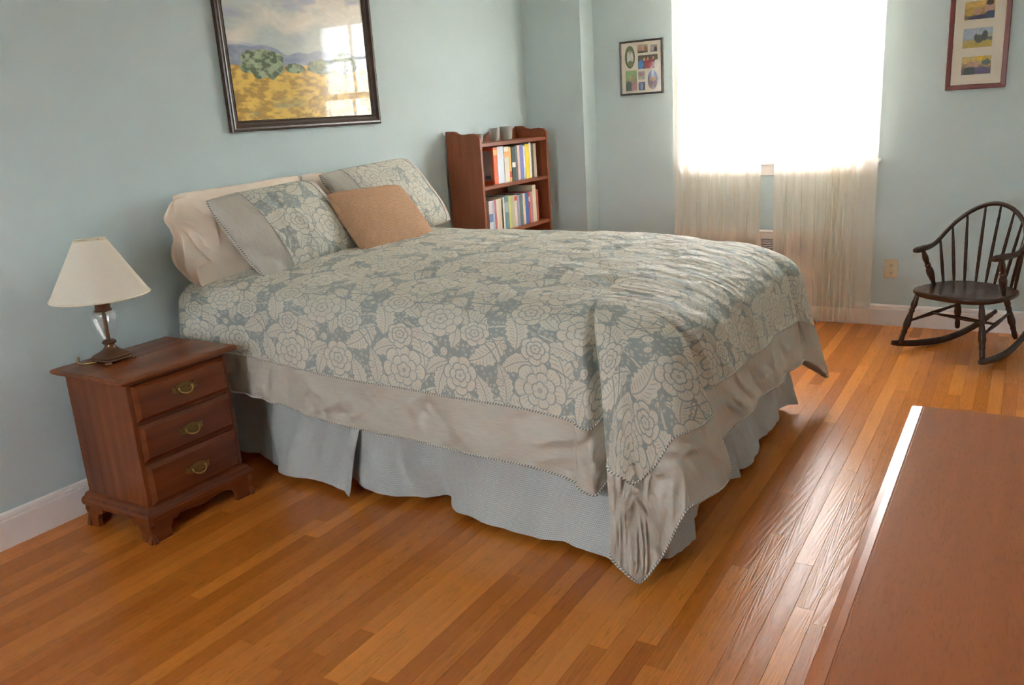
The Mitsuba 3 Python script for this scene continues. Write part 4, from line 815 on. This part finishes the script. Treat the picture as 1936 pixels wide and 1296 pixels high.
# continuous bow and arms
ctrl = np.array([(.172, .213, .563), (.11, .219, .563), (.05, .226, .564), (0.0, .231, .567), (-.04, .232, .580), (-.087, .223, .620), (-.135, .190, .682), (-.175, .122, .748), (-.194, 0, .790)])
ctrl = np.vstack([ctrl, ctrl[-2::-1] * np.array([1, -1, 1])])
sl = np.r_[0, np.cumsum(np.linalg.norm(np.diff(ctrl, axis=0), axis=1))]; bow = CubicSpline(sl, ctrl); sb = np.linspace(0, sl[-1], 120)
rb = np.interp(np.linspace(0, 1, 120), [0, .02, .06, .16, .3, .7, .84, .94, .98, 1], [.012, .017, .018, .013, .0115, .0115, .013, .018, .017, .012])
RC('bow', tube(bow(sb), rb, 12))
PST = [(0, .010), (.12, .012), (.25, .0175), (.40, .020), (.52, .013), (.56, .017), (.60, .012), (.75, .016), (.9, .011), (1, .009)]
for i, s in enumerate((1, -1)): RC(num('arm_post', i), turned((.010, s * .193, .350), (.10, s * .218, .563), PST, 14))
SPN = [(0, .0055), (.25, .0085), (.35, .0085), (1, .005)]
base = [(-.075, -.195), (-.130, -.168), (-.163, -.128), (-.180, -.075), (-.188, -.024), (-.188, .024), (-.180, .075), (-.163, .128), (-.130, .168)]
fr = [.79, .71, .632, .55, .481, .41, .345, .285, .225]
for i, (q, (bx_, by_)) in enumerate(zip(fr, base)): RC(num('spindle', i), turned((bx_, by_, .348), bow(q * sl[-1]), SPN, 10))

# ------------------------------------------------------------------ dresser
thing('dresser', 'low reddish wooden dresser with a moulded glossy top edge in the near right corner', 'dresser')
DX0, DX1, DY0, DY1, DZ = 0.30, 1.755, -3.47, -2.905, 0.80
O('dresser__top', slab(DX0, DX1, DY0, DY1, [(-0.006, DZ - 0.032), (-0.001, DZ - 0.030), (0.0, DZ - 0.024), (0.0, DZ - 0.012), (-0.0012, DZ - 0.0102), (-0.011, DZ - 0.0056), (-0.0215, DZ - 0.0018), (-0.0225, DZ - 0.0022), (-0.0245, DZ - 0.0022), (-0.0255, DZ)]), 'dresser_x')
O('dresser__case', cat(cbox(DX0 + .02, DX1 - .02, DY0 + .01, DY1 - .035, .09, DZ - .03), cbox(DX0 + .02, DX1 - .02, DY1 - .035, DY1 - .02, .09, .12), cbox(DX0 + .02, DX0 + .045, DY1 - .035, DY1 - .02, .09, DZ - .03), cbox(DX1 - .045, DX1 - .02, DY1 - .035, DY1 - .02, .09, DZ - .03)), 'dresser_x')
n = 0
for a, b in ((DX0 + .055, (DX0 + DX1) / 2 - .01), ((DX0 + DX1) / 2 + .01, DX1 - .055)):
    for z0 in (.135, .345, .555):
        k = num('dresser__drawer', n); O(k, cbox(a, b, DY1 - .036, DY1 - .014, z0, z0 + .195, .004), 'dresser_x')
        for j, f_ in enumerate((.25, .75)):
            q = lathe([(0, 0), (.008, 0), (.008, .012), (.016, .018), (.015, .026), (0, .028)], 20); v = q.vertices; O(num(k + '__knob', j), trimesh.Trimesh(np.stack([a + (b - a) * f_ + v[:, 0], DY1 - .014 + v[:, 2], z0 + .1 - v[:, 1]], 1), q.faces, process=False), 'brass_antique', 40)
        n += 1
for i, (x, yy) in enumerate(((DX0 + .05, DY1 - .06), (DX1 - .05, DY1 - .06), (DX0 + .05, DY0 + .05), (DX1 - .05, DY0 + .05))): O(num('dresser__foot', i), lathe([(0, 0), (.016, 0), (.024, .03), (.028, .07), (.03, .092), (0, .092)], 20, (x, yy, 0)), 'dresser_x', 40)
